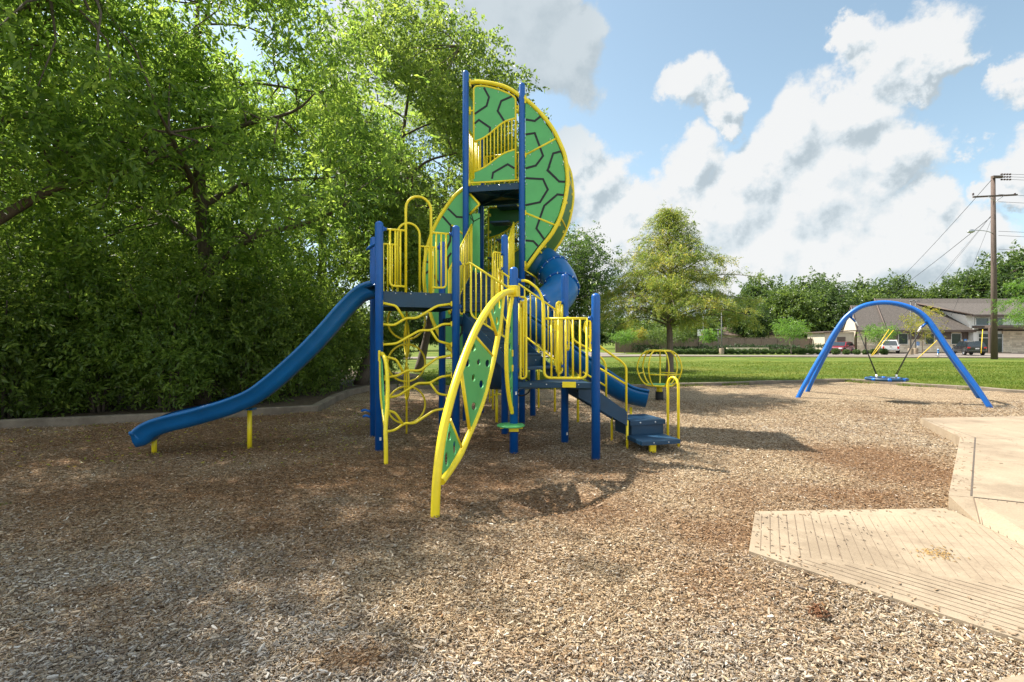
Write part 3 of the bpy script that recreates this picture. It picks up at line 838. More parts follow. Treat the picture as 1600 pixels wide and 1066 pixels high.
o = np_mesh('curb_grass', np.stack([base-s_, base+s_, tip], 1).reshape(-1, 3), np.arange(n*3).reshape(-1, 3), M['blade'], {'tone': np.repeat(rg_.random(n), 3)})
tag(o, 'longer unmown grass and weeds growing along the lawn border curb', 'grass', kind='stuff')

# ---------------- road and parking area
b = MB()
near = [(-70, 40), (-12, 45.5), (5, 51), (16, 55.0), (27, 53.5), (38, 51.2), (55, 48.5), (100, 40)]
far = [(100, 71.8), (66, 71.8), (50, 71.8), (40, 71.5), (37.2, 61), (27, 61), (16, 63.5), (12.5, 62.5), (5, 59), (-12, 53.5), (-70, 48)]
pl = near+far
b.add([(x, y, -.018) for x, y in pl], [tuple(range(len(pl)))])
pl2 = [(5, 60), (12, 63), (16, 68), (12, 78), (2, 90), (-6, 90), (0, 74)]
b.add([(x, y, -.022) for x, y in pl2], [tuple(range(len(pl2)))])
o = b.build('road', M['road']); o['kind'] = 'structure'
b = MB()
for i in range(len(near)-1):       # low kerb edge on the lawn side
    p, q = Vector(near[i]), Vector(near[i+1]); m = (p+q)/2; d = q-p
    b.box((m.x, m.y, 0), (d.length, .18, .16), rz=math.atan2(d.y, d.x))
o = b.build('road_kerb', M['concrete']); o['kind'] = 'structure'

# small litter on the chips and the ramp
r0 = random.Random(3)
b = MB(); c0 = G(1278, 962)
for k in range(46):
    a_ = r0.uniform(0, 6.28); rr = r0.random()**.7*.065; z = .012+r0.random()*.06*(1-rr/.08)
    p = Vector((c0.x+math.cos(a_)*rr, c0.y+math.sin(a_)*rr, z)); d = Vector((r0.gauss(0, 1), r0.gauss(0, 1), r0.gauss(0, .5))).normalized()*r0.uniform(.012, .032)
    b.tube([p-d, p+Vector((0, 0, .004)), p+d], [.003, .0055, .002], 5)
tag(b.build('bark_clump', paint('shredded_bark', (.16, .07, .03), .9, .4)), 'small clump of shredded reddish brown bark lying on the wood chips', 'bark clump')
def debris(name, px, py, sx, sy, n, col, label, z=zr+.002, s=.010):
    b = MB(); c0 = G(px, py, z)
    for k in range(n):
        x = c0.x+r0.gauss(0, 1)*sx; y = c0.y+r0.gauss(0, 1)*sy
        a_ = r0.uniform(0, 3.14); l = r0.uniform(.5, 1.6)*s; d = Vector((math.cos(a_), math.sin(a_), 0))*l
        b.tube([Vector((x, y, z+.003))-d, Vector((x, y, z+.006+r0.random()*.005)), Vector((x, y, z+.003))+d], [.0015, .0032, .001], 5)
    o = b.build(name, paint(name+'_colour', col, .9, .4)); tag(o, label, 'debris', kind='stuff')
debris('straw_litter', 1466, 866, .085, .055, 90, (.30, .19, .07), 'scattered golden brown straw litter on the grooved ramp', s=.014)
debris('dark_debris', 1260, 830, .45, .30, 70, (.05, .04, .035), 'dark specks of twig debris on the grooved ramp')

# stray chips kicked onto the ramp and the slab edges
b = MB()
edges = [(e0, e1, nB, zr, 70), (g2(1180, 799, zr), e0, Vector((1, .1)).normalized(), zr, 25), (g2(1180, 799, zr), g2(1482, 794, zr), Vector((0, -1)), zr, 40), (V3, V2, Vector((1, -.1)).normalized(), zs, 50), (V1, V2, Vector((.6, .3)).normalized(), zs, 25)]
for p0_, p1_, nn_, z_, m_ in edges:
    nn_ = Vector(nn_)
    for k in range(m_):
        t = r0.random(); off = min(.6, r0.expovariate(1/.085))+.01
        x = p0_[0]+(p1_[0]-p0_[0])*t+nn_.x*off; y = p0_[1]+(p1_[1]-p0_[1])*t+nn_.y*off
        a_ = r0.uniform(0, 3.14); l = r0.uniform(.006, .020); w__ = l*r0.uniform(.2, .4)
        d = Vector((math.cos(a_), math.sin(a_), r0.uniform(-.08, .08))); sd_ = Vector((-d.y, d.x, 0)); c_ = Vector((x, y, z_+.005)); th_ = Vector((0, 0, .004))
        q = [c_-d*l-sd_*w__*.6, c_+d*l-sd_*w__, c_+d*l*.9+sd_*w__, c_-d*l+sd_*w__*.7]
        b.add(q+[v+th_ for v in q], [(3, 2, 1, 0), (4, 5, 6, 7), (0, 1, 5, 4), (1, 2, 6, 5), (2, 3, 7, 6), (3, 0, 4, 7)])
tag(b.build('stray_chips', paint('stray_chip', (.27, .19, .12), .9, .45)), 'stray wood chips kicked up onto the edges of the concrete ramp and slab', 'wood chips', kind='stuff')

# fallen green-yellow leaves under the trees
n = 1400
x = rng.uniform(-9.6, -2.2, n); y = rng.uniform(6.6, 12.5, n)
k = inside(x, y, LOOP); x = x[k]; y = y[k]; n = len(x)
an = rng.random(n)*6.28; l = rng.uniform(.018, .035, n); ax = np.stack([np.cos(an), np.sin(an), rng.normal(0, .25, n)], 1)*l[:, None]
sd = np.stack([-np.sin(an), np.cos(an), rng.normal(0, .4, n)], 1)*(l*.4)[:, None]
c = np.stack([x, y, relief(x, y)+.034], 1)
V = np.stack([c-ax, c+sd, c+ax, c-sd], 1).reshape(-1, 3)
o = np_mesh('fallen_leaves', V, np.arange(n*4).reshape(-1, 4), M['leaf_yel'], {'tone': np.repeat(rng.random(n), 4)})
tag(o, 'small yellow green fallen leaves scattered on the shaded chips below the trees', 'fallen leaves', kind='stuff')

# ------------------------------------------------------------------ the climbing structure
PR = .0635
FLp = Vector((-2.07, 7.73)); FRp = Vector((-.92, 8.137)); BLp = Vector((-2.477, 8.88)); BRp = Vector((-1.31, 9.30))
Mp = Vector((-.135, 9.13)); Ap = Vector((.028, 7.41)); Bp = Vector((1.222, 7.235)); Cp = Vector((.892, 8.38))
T1 = Vector((-.975, 10.45)); T2 = Vector((.205, 10.22)); T3 = Vector((.47, 11.25)); T4 = Vector((-.72, 11.6))
play = empty('play_structure', (0, 0, 0), 0, 'tall blue, yellow and green climbing structure with slides and a round tortoise-shell tower', 'play structure')
def v3(p, z): return Vector((p[0], p[1], z))
def build(mb, name, mats, parent=play): return mb.build(name, mats, parent)

def post(p, zt, lean=(0, 0)):
    b = MB(); prof = [(0, -.05), (PR, -.05), (PR, zt-.055)]
    for k in range(1, 6):
        a = math.pi/2*k/6; prof.append((PR*math.cos(a)**.8, zt-.055+.05*math.sin(a)))
    prof.append((.001, zt))
    b.lathe((p[0], p[1], 0), prof, 24)
    return build(b, 'post', M['blue'])
for p, z in ((FLp, 3.57), (FRp, 3.60), (BLp, 3.57), (BRp, 3.57), (Mp, 3.66), (Ap, 2.81), (Bp, 2.40), (Cp, 2.84), (T1, 7.40), (T2, 7.02), (T3, 7.0), (T4, 7.05)):
    post(p, z)
def clamp(b, p, z, d, mi=0):
    """blue collar and stub on a post, pointing along d"""
    d = Vector((d[0], d[1])).normalized()
    b.box(v3(p, z)+v3(d*(PR+.003), 0), (.022, .075, .075), rz=math.atan2(d.y, d.x), mi=mi, bev=.006)
    b.tube([v3(p, z)+v3(d*(PR), 0), v3(p, z)+v3(d*(PR+.05), 0)], .026, 10, mi)

for p_, z_ in ((FLp, .16), (Ap, .9), (Mp, .12), (Cp, .12)):          # small white maker's stickers near the post feet
    b = MB(); b.add([v3(p_, z_)+Vector((PR*1.012*math.sin(a), -PR*1.012*math.cos(a), h)) for h in (0, .05) for a in (.35, .5, .65, .8)], [(0, 1, 5, 4), (1, 2, 6, 5), (2, 3, 7, 6)])
    build(b, 'sticker', M['white'])
# --- decks
def deck(poly, z, name='deck', th=.05, skirt=.17):
    b = MB(); n = len(poly); c = Vector((0, 0))
    for p in poly: c += p
    c /= n
    q = [c+(p-c)*.975 for p in poly]
    top = [(p.x, p.y) for p in q]
    holes = []
    # perforated look: rows of shallow dark rounds, kept as mesh on the walking surface
    b.plate(top, [], -th, lambda x, y, d: Vector((x, y, z+d)))
    q2 = [c+(p-c)*.93 for p in poly]
    for i in range(n):                       # folded skirt
        p0, p1 = q[i], q[(i+1) % n]; r0_, r1_ = c+(q[i]-c)*.96, c+(q[(i+1) % n]-c)*.96
        b.add([v3(p0, z-th), v3(p1, z-th), v3(p1, z-skirt), v3(p0, z-skirt), v3(r0_, z-skirt), v3(r1_, z-skirt), v3(r0_, z-th), v3(r1_, z-th)], [(0, 1, 2, 3), (3, 2, 5, 4), (4, 5, 7, 6)])
    # crossed stiffeners below
    for i in range(n):
        p = c.lerp(q[i], .93); d = p-c
        b.box(v3((p+c)/2, z-th-.03), (d.length, .04, .055), rz=math.atan2(d.y, d.x))
    # bolt heads on the fascia
    for i in range(n):
        p0, p1 = q[i], q[(i+1) % n]; out = Vector(((p1-p0).y, -(p1-p0).x)).normalized()
        if (p0+p1).dot(out)/2 < c.dot(out): out = -out
        for k in range(1, 5):
            p = p0.lerp(p1, k/5)
            b.lathe(v3(p+out*.001, z-.028), [(0, .006), (.009, .004), (.011, 0)], 8, 1, axis=(out.x, out.y, 0))
    o = build(b, name, [M['deck'], M['bolt']]); return o
deck([FLp, FRp, BRp, BLp], 2.48, skirt=.24)
deck([FRp, Mp, BRp], 2.11, skirt=.13)
deck([Ap, Bp, Cp], 1.085, skirt=.075)
deck([T1, T2, T3, T4], 3.14, skirt=.14)
deck([T1, T2, T3, T4], 4.97, skirt=.13)
b = MB()                                       # yellow hanger bracket on the low deck edge
m_ = Ap.lerp(Bp, .68); dd = (Bp-Ap).normalized(); nn = Vector((dd.y, -dd.x))
b.box(v3(m_+nn*.02, 1.06), (.20, .02, .085), rz=math.atan2(dd.y, dd.x), bev=.006)
build(b, 'deck_bracket', M['yellow'])

class Pl:
    """vertical plane from p towards q; (s, z) -> world, with an offset"""
    def __init__(s, p, q, off=0.0):
        s.p = Vector(p[:2]); s.d = (Vector(q[:2])-s.p); s.L = s.d.length; s.d.normalize(); s.n = Vector((s.d.y, -s.d.x)); s.off = off
    def __call__(s, a, z, o=0.0): return v3(s.p+s.d*a+s.n*(s.off+o), z)
    def px(s, x, y): return ray(x, y, s.p+s.n*s.off, s.d)
    def sz(s, x, y):
        w = s.px(x, y); return ((Vector((w.x, w.y))-s.p).dot(s.d), w.z)

# --- guard rails with a tall entry hoop (left deck front and back)
def hoop_panel(p, q, z, hoop, r=.017, infill=True):
    P = Pl(p, q); b = MB(); L = P.L; c = L/2; hw = .20
    zt, zb, zr_ = z+.96, z+.075, z+hoop
    pts = [P(c-hw, z-.02)]
    pts += [P(c-hw, z+hoop-hw)]+[P(c-hw*math.cos(math.pi*k/10), z+hoop-hw+hw*math.sin(math.pi*k/10)) for k in range(1, 10)]+[P(c+hw, z+hoop-hw), P(c+hw, z-.02)]
    b.tube(pts, .021, 10)
    for s in (-1, 1):
        e = PR+.05; a0 = c-s*(c-e) if s > 0 else c+(c-e)
        a1 = c-s*hw
        def f(t): return t if s > 0 else L-t
        b.tube([P(f(e), zt), P(f(c-hw), zt)], r, 8)
        b.tube(fillet([P(f(.165), zt), P(f(.165), zb), P(f(c-hw), zb)], .07), r, 8)
        for t in (.245, .325): b.tube([P(f(t), zb), P(f(t), zt)], r*.85, 8)
        clamp(b, P(0, 0) if s > 0 else P(L, 0), zt, P.d*s, 1)
    build(b, 'guard_rail', [M['yellow'], M['blue']])
hoop_panel(FLp, FRp, 2.49, 1.52)
hoop_panel(BLp, BRp, 2.49, 1.02+.35)

def loop_panel(p, d, w, z0, z1, bars=0, s0=.075, clampz=True, r=.017):
    """narrow rounded loop fixed to a post"""
    q = Vector(p)+Vector(d).normalized(); P = Pl(p, q); b = MB()
    b.tube(fillet([P(PR, z1), P(s0+w, z1), P(s0+w, z0), P(s0, z0), P(s0, z1-.04)], .08), r, 8)
    for k in range(bars):
        s = s0+w*(k+1)/(bars+1); b.tube([P(s, z0), P(s, z1)], r*.85, 8)
    clamp(b, p, z1, Vector(d), 1)
    clamp(b, p, z0+.12, Vector(d), 1)
    build(b, 'guard_rail', [M['yellow'], M['blue']])
e1 = (Mp-FRp).normalized(); e2 = (Cp-Ap).normalized()
loop_panel(FRp, e1, .12, 2.15, 2.98)
loop_panel(Mp, -e1, .13, 2.14, 3.02, 1)
loop_panel(Mp, -e1, .26, 2.14, 3.3, 3)
loop_panel(Ap, e2, .13, 1.14, 2.30, 1)
loop_panel(Cp, -e2, .16, 1.16, 2.35, 2)
loop_panel(Bp, (Cp-Bp), .10, 1.55, 2.0)
loop_panel(Cp, (Bp-Cp), .10, 1.55, 2.1)

# barrier Ap-Bp with the swept arch
P = Pl(Ap, Bp); b = MB()
zt = 2.03; zb = 1.155
b.tube(fillet([P(PR, 2.60), P(.20, 2.60), P(.38, 2.46), P(.45, 2.25), P(.455, zb), P(1.08, zb), P(1.08, zt)], .10), .020, 10)
b.tube([P(.455, zt), P(P.L-PR, zt)], .018, 8)
for s in (.56, .665, .77, .875, .98): b.tube([P(s, zb), P(s, zt)], .0155, 8)
clamp(b, Ap, 2.60, P.d, 1); clamp(b, Bp, zt, -P.d, 1)
build(b, 'guard_rail', [M['yellow'], M['blue']])
P = Pl(Ap, Bp)
b = MB(); b.tube(fillet([P(PR, 2.33), P(.12, 2.36), P(.185, 2.34), P(.185, 1.16), P(.10, 1.13), P(.10, 2.2)], .04), .017, 8)
b.tube([P(.145, 1.18), P(.145, 2.30)], .014, 8); clamp(b, Ap, 2.33, P.d, 1); build(b, 'guard_rail', [M['yellow'], M['blue']])

# --- stairs
def stairs(pA, pB, z0, z1, width, n, name='stairs', side=.20):
    """treads from pA (z0, high) to pB (z1, low)"""
    b = MB(); pA = Vector(pA); pB = Vector(pB); d = pB-pA; L = d.length; d.normalize(); w = Vector((-d.y, d.x))
    run = L/n; rise = (z0-z1)/(n+1); ang = math.atan2(d.y, d.x)
    for k in range(n):
        z = z0-rise*(k+1); c = pA+d*(run*(k+.5))
        b.box(v3(c, z-.02), (run+.02, width, .04), rz=ang, bev=.008)
        r_ = pA+d*(run*k+.012)
        b.box(v3(r_, z+rise/2-.02), (.02, width, rise-.045), rz=ang)
        for t in (-.3, .3): b.lathe(v3(r_+d*.011+w*t*width, z+rise*.45), [(0, .006), (.009, .003), (.01, 0)], 8, 1, axis=(d.x, d.y, 0))
    for s in (-1, 1):
        o = w*s*(width/2+.015)
        a0 = pA+o; a1 = pB+o
        za, zb_ = z0+.06, z1+.12
        vs = []
        for oo in (-.012, .012):
            k_ = w*oo
            vs += [v3(a0+k_, za), v3(a1+k_, zb_), v3(a1+k_, zb_-side), v3(a0+k_, za-side-.10)]
        b.add(vs, [(0, 1, 2, 3), (7, 6, 5, 4), (0, 4, 5, 1), (1, 5, 6, 2), (2, 6, 7, 3), (3, 7, 4, 0)])
    return build(b, name, [M['deck'], M['bolt']])
def handrail(p0, p1, z0t, z1t, z0b, z1b, n, ext0=.0, ext1=.0, r=.0175, leg=False, lip=True):
    """sloping rail with balusters between two ground points"""
    P = Pl(p0, p1); b = MB(); L = P.L
    pts = [P(0, z0t), P(L, z1t)]
    if lip: pts = [P(-.11, z0t-.02), P(-.03, z0t+.01)]+pts[1:]
    b.tube(fillet(pts, .05), r, 9)
    b.tube(fillet([P(.0, z0t-.02), P(0, z0b), P(L, z1b), P(L, z1t-.0)], .09), r, 9)
    for k in range(1, n):
        t = k/n; b.tube([P(L*t, z0b+(z1b-z0b)*t), P(L*t, z0t+(z1t-z0t)*t)], r*.78, 7)
    return build(b, 'handrail', M['yellow'])
eA = FRp.lerp(Mp, .5); eB = Ap.lerp(Cp, .5)
stairs(eA, eB, 2.11, 1.085, .92, 4)
w1 = (Mp-FRp).normalized()
fd = (eB-eA).normalized()
handrail(FRp+w1*.14+fd*.20, Ap+w1*.16-fd*.02, 2.98, 2.40, 2.12, 1.62, 9)
handrail(Mp-w1*.12+fd*.05, Cp-w1*.16+fd*.02, 2.95, 2.16, 2.12, 1.30, 10)
# steep flight up to the tower
uA = BRp.lerp(Mp, .5); uB = T1.lerp(T2, .5)
stairs(uB, uA, 3.14, 2.11, .86, 5)
w2 = (T2-T1).normalized()
handrail(T1+w2*.13, BRp+w2*.13, 4.15, 3.02, 3.12, 2.18, 13, lip=False)
handrail(T2-w2*.17, Mp-w2*.10, 4.15, 3.02, 3.12, 2.18, 13, lip=False)
# lower flight, transfer platform and step
oB = Bp.lerp(Cp, .5); on = Vector(((Cp-Bp).y, -(Cp-Bp).x)).normalized(); lw = Vector((-on.y, on.x))
sd0, sd1 = Vector((.98, 8.04)), Vector((1.765, 8.17))
stairs(sd0, sd1, 1.085, .46, .62, 3, side=.22)
def slab_quad(b, q, z1_, z0_, mi=0):
    q = [Vector(p) for p in q]; c = sum(q, Vector((0, 0)))/4; e_ = .985
    vs = [v3(p, z0_) for p in q]+[v3(p, z1_-.010) for p in q]+[v3(c+(p-c)*e_, z1_) for p in q]
    fs = [(3, 2, 1, 0), (8, 9, 10, 11)]+[(i, (i+1) % 4, 4+(i+1) % 4, 4+i) for i in range(4)]+[(4+i, 4+(i+1) % 4, 8+(i+1) % 4, 8+i) for i in range(4)]
    b.add(vs, fs, mi)
pf = [(1.88, 7.88), (2.49, 8.05), (2.33, 8.66), (1.72, 8.50)]; lf = [(1.93, 7.36), (2.56, 7.53), (2.44, 8.02), (1.82, 7.85)]
b = MB(); slab_quad(b, pf, .43, .355); slab_quad(b, [(1.91, 7.92), (2.46, 8.07), (2.31, 8.62), (1.76, 8.47)], .355, .17)
fd_ = (Vector(pf[1])-Vector(pf[0])).normalized(); fn_ = Vector((fd_.y, -fd_.x))
for t in (.18, .45): b.lathe(v3(Vector(pf[0])+fd_*t, .392), [(0, .008), (.014, .005), (.016, 0)], 10, 1, axis=(fn_.x, fn_.y, 0))
build(b, 'transfer_step', [M['deck'], M['bolt']])
b = MB(); slab_quad(b, lf, .205, .145)
for t in (.2, .45): b.lathe(v3(Vector(lf[0])+fd_*t, .175), [(0, .006), (.010, .004), (.012, 0)], 8, 1, axis=(fn_.x, fn_.y, 0))
build(b, 'transfer_step', [M['deck'], M['bolt']])
b = MB(); b.box((2.13, 7.52, .055), (.10, .05, .17), rz=.27, bev=.005); build(b, 'support_leg', M['yellow'])
Q = Pl((.95, 7.73), (1.82, 7.86))
b = MB(); b.tube(fillet([Q(.27, 2.02), Q(.20, 2.0), Q(.18, 1.86), Q(.24, 1.78), Q(.44, 1.61), Q(.80, 1.37), Q(.87, 1.29), Q(.87, .42)], .07), .019, 10)
b.tube([Q(.36, 1.31), Q(.86, 1.02)], .017, 9); b.box(Q(.87, .56), (.03, .012, .32), rz=.15); build(b, 'handrail', M['yellow'])
b = MB(); b.tube([Q(.885, .44), Q(.885, -.03)], .021, 10); build(b, 'support_leg', M['yellow'])
Q = Pl((.85, 8.38), (1.71, 8.51))
b = MB(); b.tube(fillet([Q(.10, 2.06), Q(.14, 2.0), Q(.19, 1.71), Q(.50, 1.547), Q(.72, 1.384), Q(.77, 1.28), Q(.77, .74)], .08), .019, 10)
b.tube([Q(.36, 1.17), Q(.76, .93)], .017, 9); build(b, 'handrail', M['yellow'])
b = MB(); p_ = G(956, 688); b.tube([v3(p_, -.03), v3(p_, .62)], .021, 10); build(b, 'support_leg', M['yellow'])

# --- wavy ladder between the two front posts of the left deck
P = Pl(FLp, FRp, .0); b = MB()
def zz(x, y): return P.px(560+x/3.133, 360+y/3.133)
bars = [[(118,356),(185,370),(222,430)], [(118,460),(175,465),(232,430),(285,430),(385,370),(455,360)], [(118,560),(185,555),(300,490),(355,490),(410,460),(455,458)],
        [(355,490),(388,542),(455,560)], [(118,616),(185,632),(217,690)], [(128,722),(190,712),(240,685),(300,688),(385,625),(455,613)],
        [(128,822),(195,810),(290,748),(350,748),(400,718),(455,710)], [(352,748),(388,800),(455,812)], [(118,876),(180,892),(217,947)],
        [(118,990),(180,978),(225,945),(275,945),(370,882),(455,868)]]
for br in bars:
    pts = [zz(*p) for p in br]; b.tube(fillet(pts, .05, 4), .0205, 9)
    for p_ in (br[0], br[-1]):
        w = zz(*p_)
        if p_[0] < 135 or p_[0] > 440:
            s_ = P.px(560+p_[0]/3.133, 400); sd_ = FLp if p_[0] < 200 else FRp
            b.box(w, (.022, .05, .085), rz=math.atan2(P.d.y, P.d.x), bev=.005)
build(b, 'wavy_ladder', M['yellow'])

# --- ring climber on the back edge
c_ = BLp.lerp(BRp, .47); P = Pl(BLp, BRp); sc = P.L*.47; b = MB()
b.tube([P(sc, -.05), P(sc, 2.42)], .019, 10)
for z in (2.07, 1.30, .53):
    b.tube([P(sc+.34*math.cos(t*math.pi/16), z+.34*math.sin(t*math.pi/16)) for t in range(32)], .0185, 8, closed=True)
for z in (1.72, .94):
    b.tube([v3(P.p+P.d*sc+P.n*(.30*math.cos(t*math.pi/14)), z+.32*math.sin(t*math.pi/14)) for t in range(28)], .0155, 8, closed=True)
build(b, 'ring_climber', M['yellow'])

# --- leaf climbers
base = Vector((-.742, 4.79)); P = Pl(base, Ap)
def lp(x, y): return P.px(660+x/2.805, 440+y/2.805)
def circ(cx, cy, rx, ry=None, n=18):
    ry = ry or rx
    return [(cx+rx*math.cos(2*math.pi*k/n), cy+ry*math.sin(2*math.pi*k/n)) for k in range(n)]
outer = [(55,1030),(58,960),(63,870),(74,760),(90,660),(110,570),(140,460),(168,375),(200,290),(235,210),(275,140),(318,82),(362,50),(398,44)]
inner = [(352,62),(345,130),(336,210),(322,290),(300,390),(268,510),(235,600),(200,680),(165,760),(120,830),(84,878)]
b = MB()
op = [lp(*p) for p in outer]; op[0].z = -.05
b.tube(catmull(op, 4), .0445, 16)
ip = [lp(*p) for p in inner]
b.tube(catmull(ip, 4), .036, 14)
b.box(v3(Ap, lp(400, 44).z)+v3(-P.d*.07, 0), (.03, .14, .17), rz=math.atan2(P.d.y, P.d.x)+0, bev=.008)
b.box(v3(Ap, lp(400, 44).z)-v3(P.d*.0, 0)+v3(P.n*.068, 0), (.15, .02, .17), rz=math.atan2(P.d.y, P.d.x), bev=.008)
for p, q in (((222,230),(305,325)), ((170,395),(205,645)), ((120,605),(168,725)), ((288,118),(325,235))):
    b.tube([lp(*p), lp(*q)], .020, 10)
lc = empty('leaf_climber'); lc.parent = play
build(b, 'leaf_frame', M['yellow'], lc)
def inplane(pl):
    return [P.sz(660+x/2.805, 440+y/2.805) for x, y in pl]
def leafplate(outl, holes, off=-.0075):
    b = MB(); o2 = inplane(outl); h2 = []
    for (x, y, rx, ry) in holes:
        h2.append(inplane(circ(x, y, rx, ry)))
    b.plate(o2, h2, .015, lambda s, z, d: P(s, z, d+off), 0)
    build(b, 'green_panel', M['green'], lc)
leafplate([(218,235),(303,330),(292,395),(262,520),(213,640),(198,560),(175,395),(190,315)],
          [(221,289,11,17),(196,357,11,18),(245,354,8,14),(284,359,10,17),(222,422,8,16),(257,450,10,18),(224,547,11,18)])
leafplate([(119,620),(166,720),(150,752),(112,818),(88,842),(92,790),(103,700)], [(117,676,7,22),(139,728,7,32),(104,778,8,32)])
leafplate([(292,118),(345,62),(350,66),(344,120),(336,190),(327,225),(305,165)], [(313,118,6,24),(337,98,6,22),(326,172,6,18)])

def small_leaf(name, pipe, poly, holes, Pp, leg=None):
    r = empty(name); r.parent = play
    b = MB(); b.tube(catmull(pipe, 5), .030, 12)
    if leg: b.tube(catmull(leg, 4), .024, 10)
    build(b, 'leaf_frame', M['yellow'], r)
    b = MB(); b.plate(poly, holes, .015, lambda s, z, d: Pp(s, z, d-.0075)); build(b, 'green_panel', M['green'], r)
    return r
d_ = Vector((-.33, -.95)).normalized(); Q = Pl(Ap, Ap+d_)
pipe = [Q(.07, 2.34), Q(.17, 2.16), Q(.29, 1.85), Q(.33, 1.6), Q(.33, 1.35), Q(.29, 1.1), Q(.20, .85), Q(.075, .63)]
r = small_leaf('leaf_climber', pipe, [(.068, 2.2), (.15, 2.10), (.27, 1.83), (.305, 1.6), (.305, 1.35), (.265, 1.1), (.18, .86), (.068, .72)],
               [circ(.17, 1.86, .045, .06), circ(.19, 1.62, .05, .06), circ(.17, 1.2, .045, .06), circ(.15, .98, .04, .05)], Q)
for z in (2.30, 1.52, 1.30, .68):
    b = MB(); b.box(Q(.07, z), (.10, .03, .10), rz=math.atan2(d_.y, d_.x), bev=.006)
    build(b, 'clamp_bracket', M['yellow'], r)
d_ = Vector((.33, -.94)).normalized(); Q = Pl(FLp+Vector((.02, 0)), FLp+Vector((.02, 0))+d_)
pipe = [Q(.07, 1.52), Q(.16, 1.52), Q(.33, 1.40), Q(.50, 1.12), Q(.60, .85), Q(.66, .62), Q(.80, .50)]
pipe = [Q(.07, 1.50, -.01), Q(.15, 1.50, -.02), Q(.32, 1.40, -.05), Q(.52, 1.12, -.06), Q(.72, .80, -.04), Q(.88, .50), Q(.93, .25), Q(.94, -.05)]
leg = [Q(.10, 1.40, .01), Q(.16, 1.10, .01), Q(.30, .85, .01), Q(.55, .64, .0), Q(.86, .47)]
r = small_leaf('leaf_climber', pipe, [(.12, 1.44), (.30, 1.36), (.48, 1.10), (.66, .82), (.80, .54), (.57, .66), (.32, .88), (.18, 1.12)], [circ(.33, 1.14, .05), circ(.50, .86, .045)], Q, leg)
b = MB(); b.box(v3(FLp+Vector((.02, -.068)), 1.47), (.035, .02, .17), rz=0, bev=.006); build(b, 'clamp_bracket', M['yellow'], r)
# blue foot rests on the left rear post
b = MB()
for z, l in ((.46, .16), (.36, .13)):
    p_ = BLp+Vector((-.05, -.03)); b.tube(fillet([v3(p_, z-.02), v3(p_+Vector((-l*.6, 0)), z+.015), v3(p_+Vector((-l, 0)), z-.01)], .03), .022, 8)
build(b, 'foot_rest', M['swing_blue'])
# green stepping disc
b = MB(); dc = Ap+Vector((-.045, -.09)); zc = .455
b.lathe(v3(dc, zc), [(0, -.012), (.20, -.012), (.208, 0), (.20, .012), (.17, .018), (0, .02)], 32, 0)
b.box(v3(Ap+Vector((0, -.05)), zc-.06), (.14, .12, .07), bev=.01, mi=1)
for t in (-.13, .15): b.box(v3(dc+Vector((t, .02)), zc-.028), (.05, .12, .028), mi=1)
build(b, 'foot_disc', [M['green'], M['yellow']])
# steering wheel below the low deck
b = MB(); wc = W(815, 604, 8.05)
b.tube([wc+Vector((.15*math.cos(t*math.pi/12), .05*math.cos(t*math.pi/12), .15*math.sin(t*math.pi/12))) for t in range(24)], .014, 8, closed=True)
for k in range(3):
    a = k*2.09; b.tube([wc, wc+Vector((.14*math.cos(a), .05*math.cos(a), .14*math.sin(a)))], .009, 6)
build(b, 'steering_wheel', M['rubber'])

# --- slides
def slide_sweep(path, prof, side, mat, name, closed_prof=False):
    """profile (across, up) swept along path; side = constant across vector or list"""
    b = MB(); n = len(path); m = len(prof); vs = []
    for i in range(n):
        t = (path[min(i+1, n-1)]-path[max(i-1, 0)]).normalized()
        sv = (side[i] if isinstance(side, list) else side).normalized(); sv = (sv-t*sv.dot(t)).normalized()
        up = sv.cross(t);
        if up.z < 0: up = -up
        for (a, h) in prof: vs.append(path[i]+sv*a+up*h)
    fs = []
    for i in range(n-1):
        for k in range(m if closed_prof else m-1):
            k2 = (k+1) % m; fs.append((i*m+k, i*m+k2, (i+1)*m+k2, (i+1)*m+k))
    b.add(vs, fs, 0, True)
    b.add(vs, [tuple(range(m)), tuple((n-1)*m+k for k in range(m))], 0)
    return b
def chute_prof(w, wall, th=.03, lip=.045):
    ins = [(-w, wall)]+[(-w+.02+.10*(1-math.cos(a)), wall-(wall)*math.sin(a)) for a in [math.pi/2*k/6 for k in range(1, 7)]]
    ins = [(-w, wall), (-w+.005, wall*.55), (-w+.03, wall*.25), (-w+.075, wall*.07), (-w+.14, 0), (0, -.012), (w-.14, 0), (w-.075, wall*.07), (w-.03, wall*.25), (w-.005, wall*.55), (w, wall)]
    out = [(w+.012, wall+.018), (w+lip, wall+.016), (w+lip+.012, wall-.01), (w+lip, wall-.035), (w+th*.6, wall-.05), (w+.01, wall*.28), (w-.05, -.03), (w-.13, -.045), (-w+.13, -.045), (-w+.05, -.03), (-w-.01, wall*.28), (-w-th*.6, wall-.05), (-w-lip, wall-.035), (-w-lip-.012, wall-.01), (-w-lip, wall+.016), (-w-.012, wall+.018)]
    return ins+out
sA = FLp.lerp(BLp, .47); dS = Vector((-.9615, -.2747)); nS = Vector((dS.y*-1, dS.x))
if nS.y > 0: nS = -nS
HW = .26
Q = Pl(sA+nS*(HW+.05), sA+nS*(HW+.05)+dS)
rim = [(587,438),(577,440.5),(566,446),(545,467),(518,498),(487,531),(453,563),(425,587),(397,607),(365,621),(335,631),(295,642),(255,651.5),(232,660),(219,668)]
tz = []
for x, y in rim: tz.append(Q.sz(x, y))
path = [v3(sA+dS*s, z-.21) for s, z in tz]
path = [v3(sA+dS*.02, path[0].z+.01)]+path
path[-1].z -= .03; path.append(path[-1]+v3(dS*.10, -.03))
path = catmull(path, 4)
sl = empty('slide'); sl.parent = play
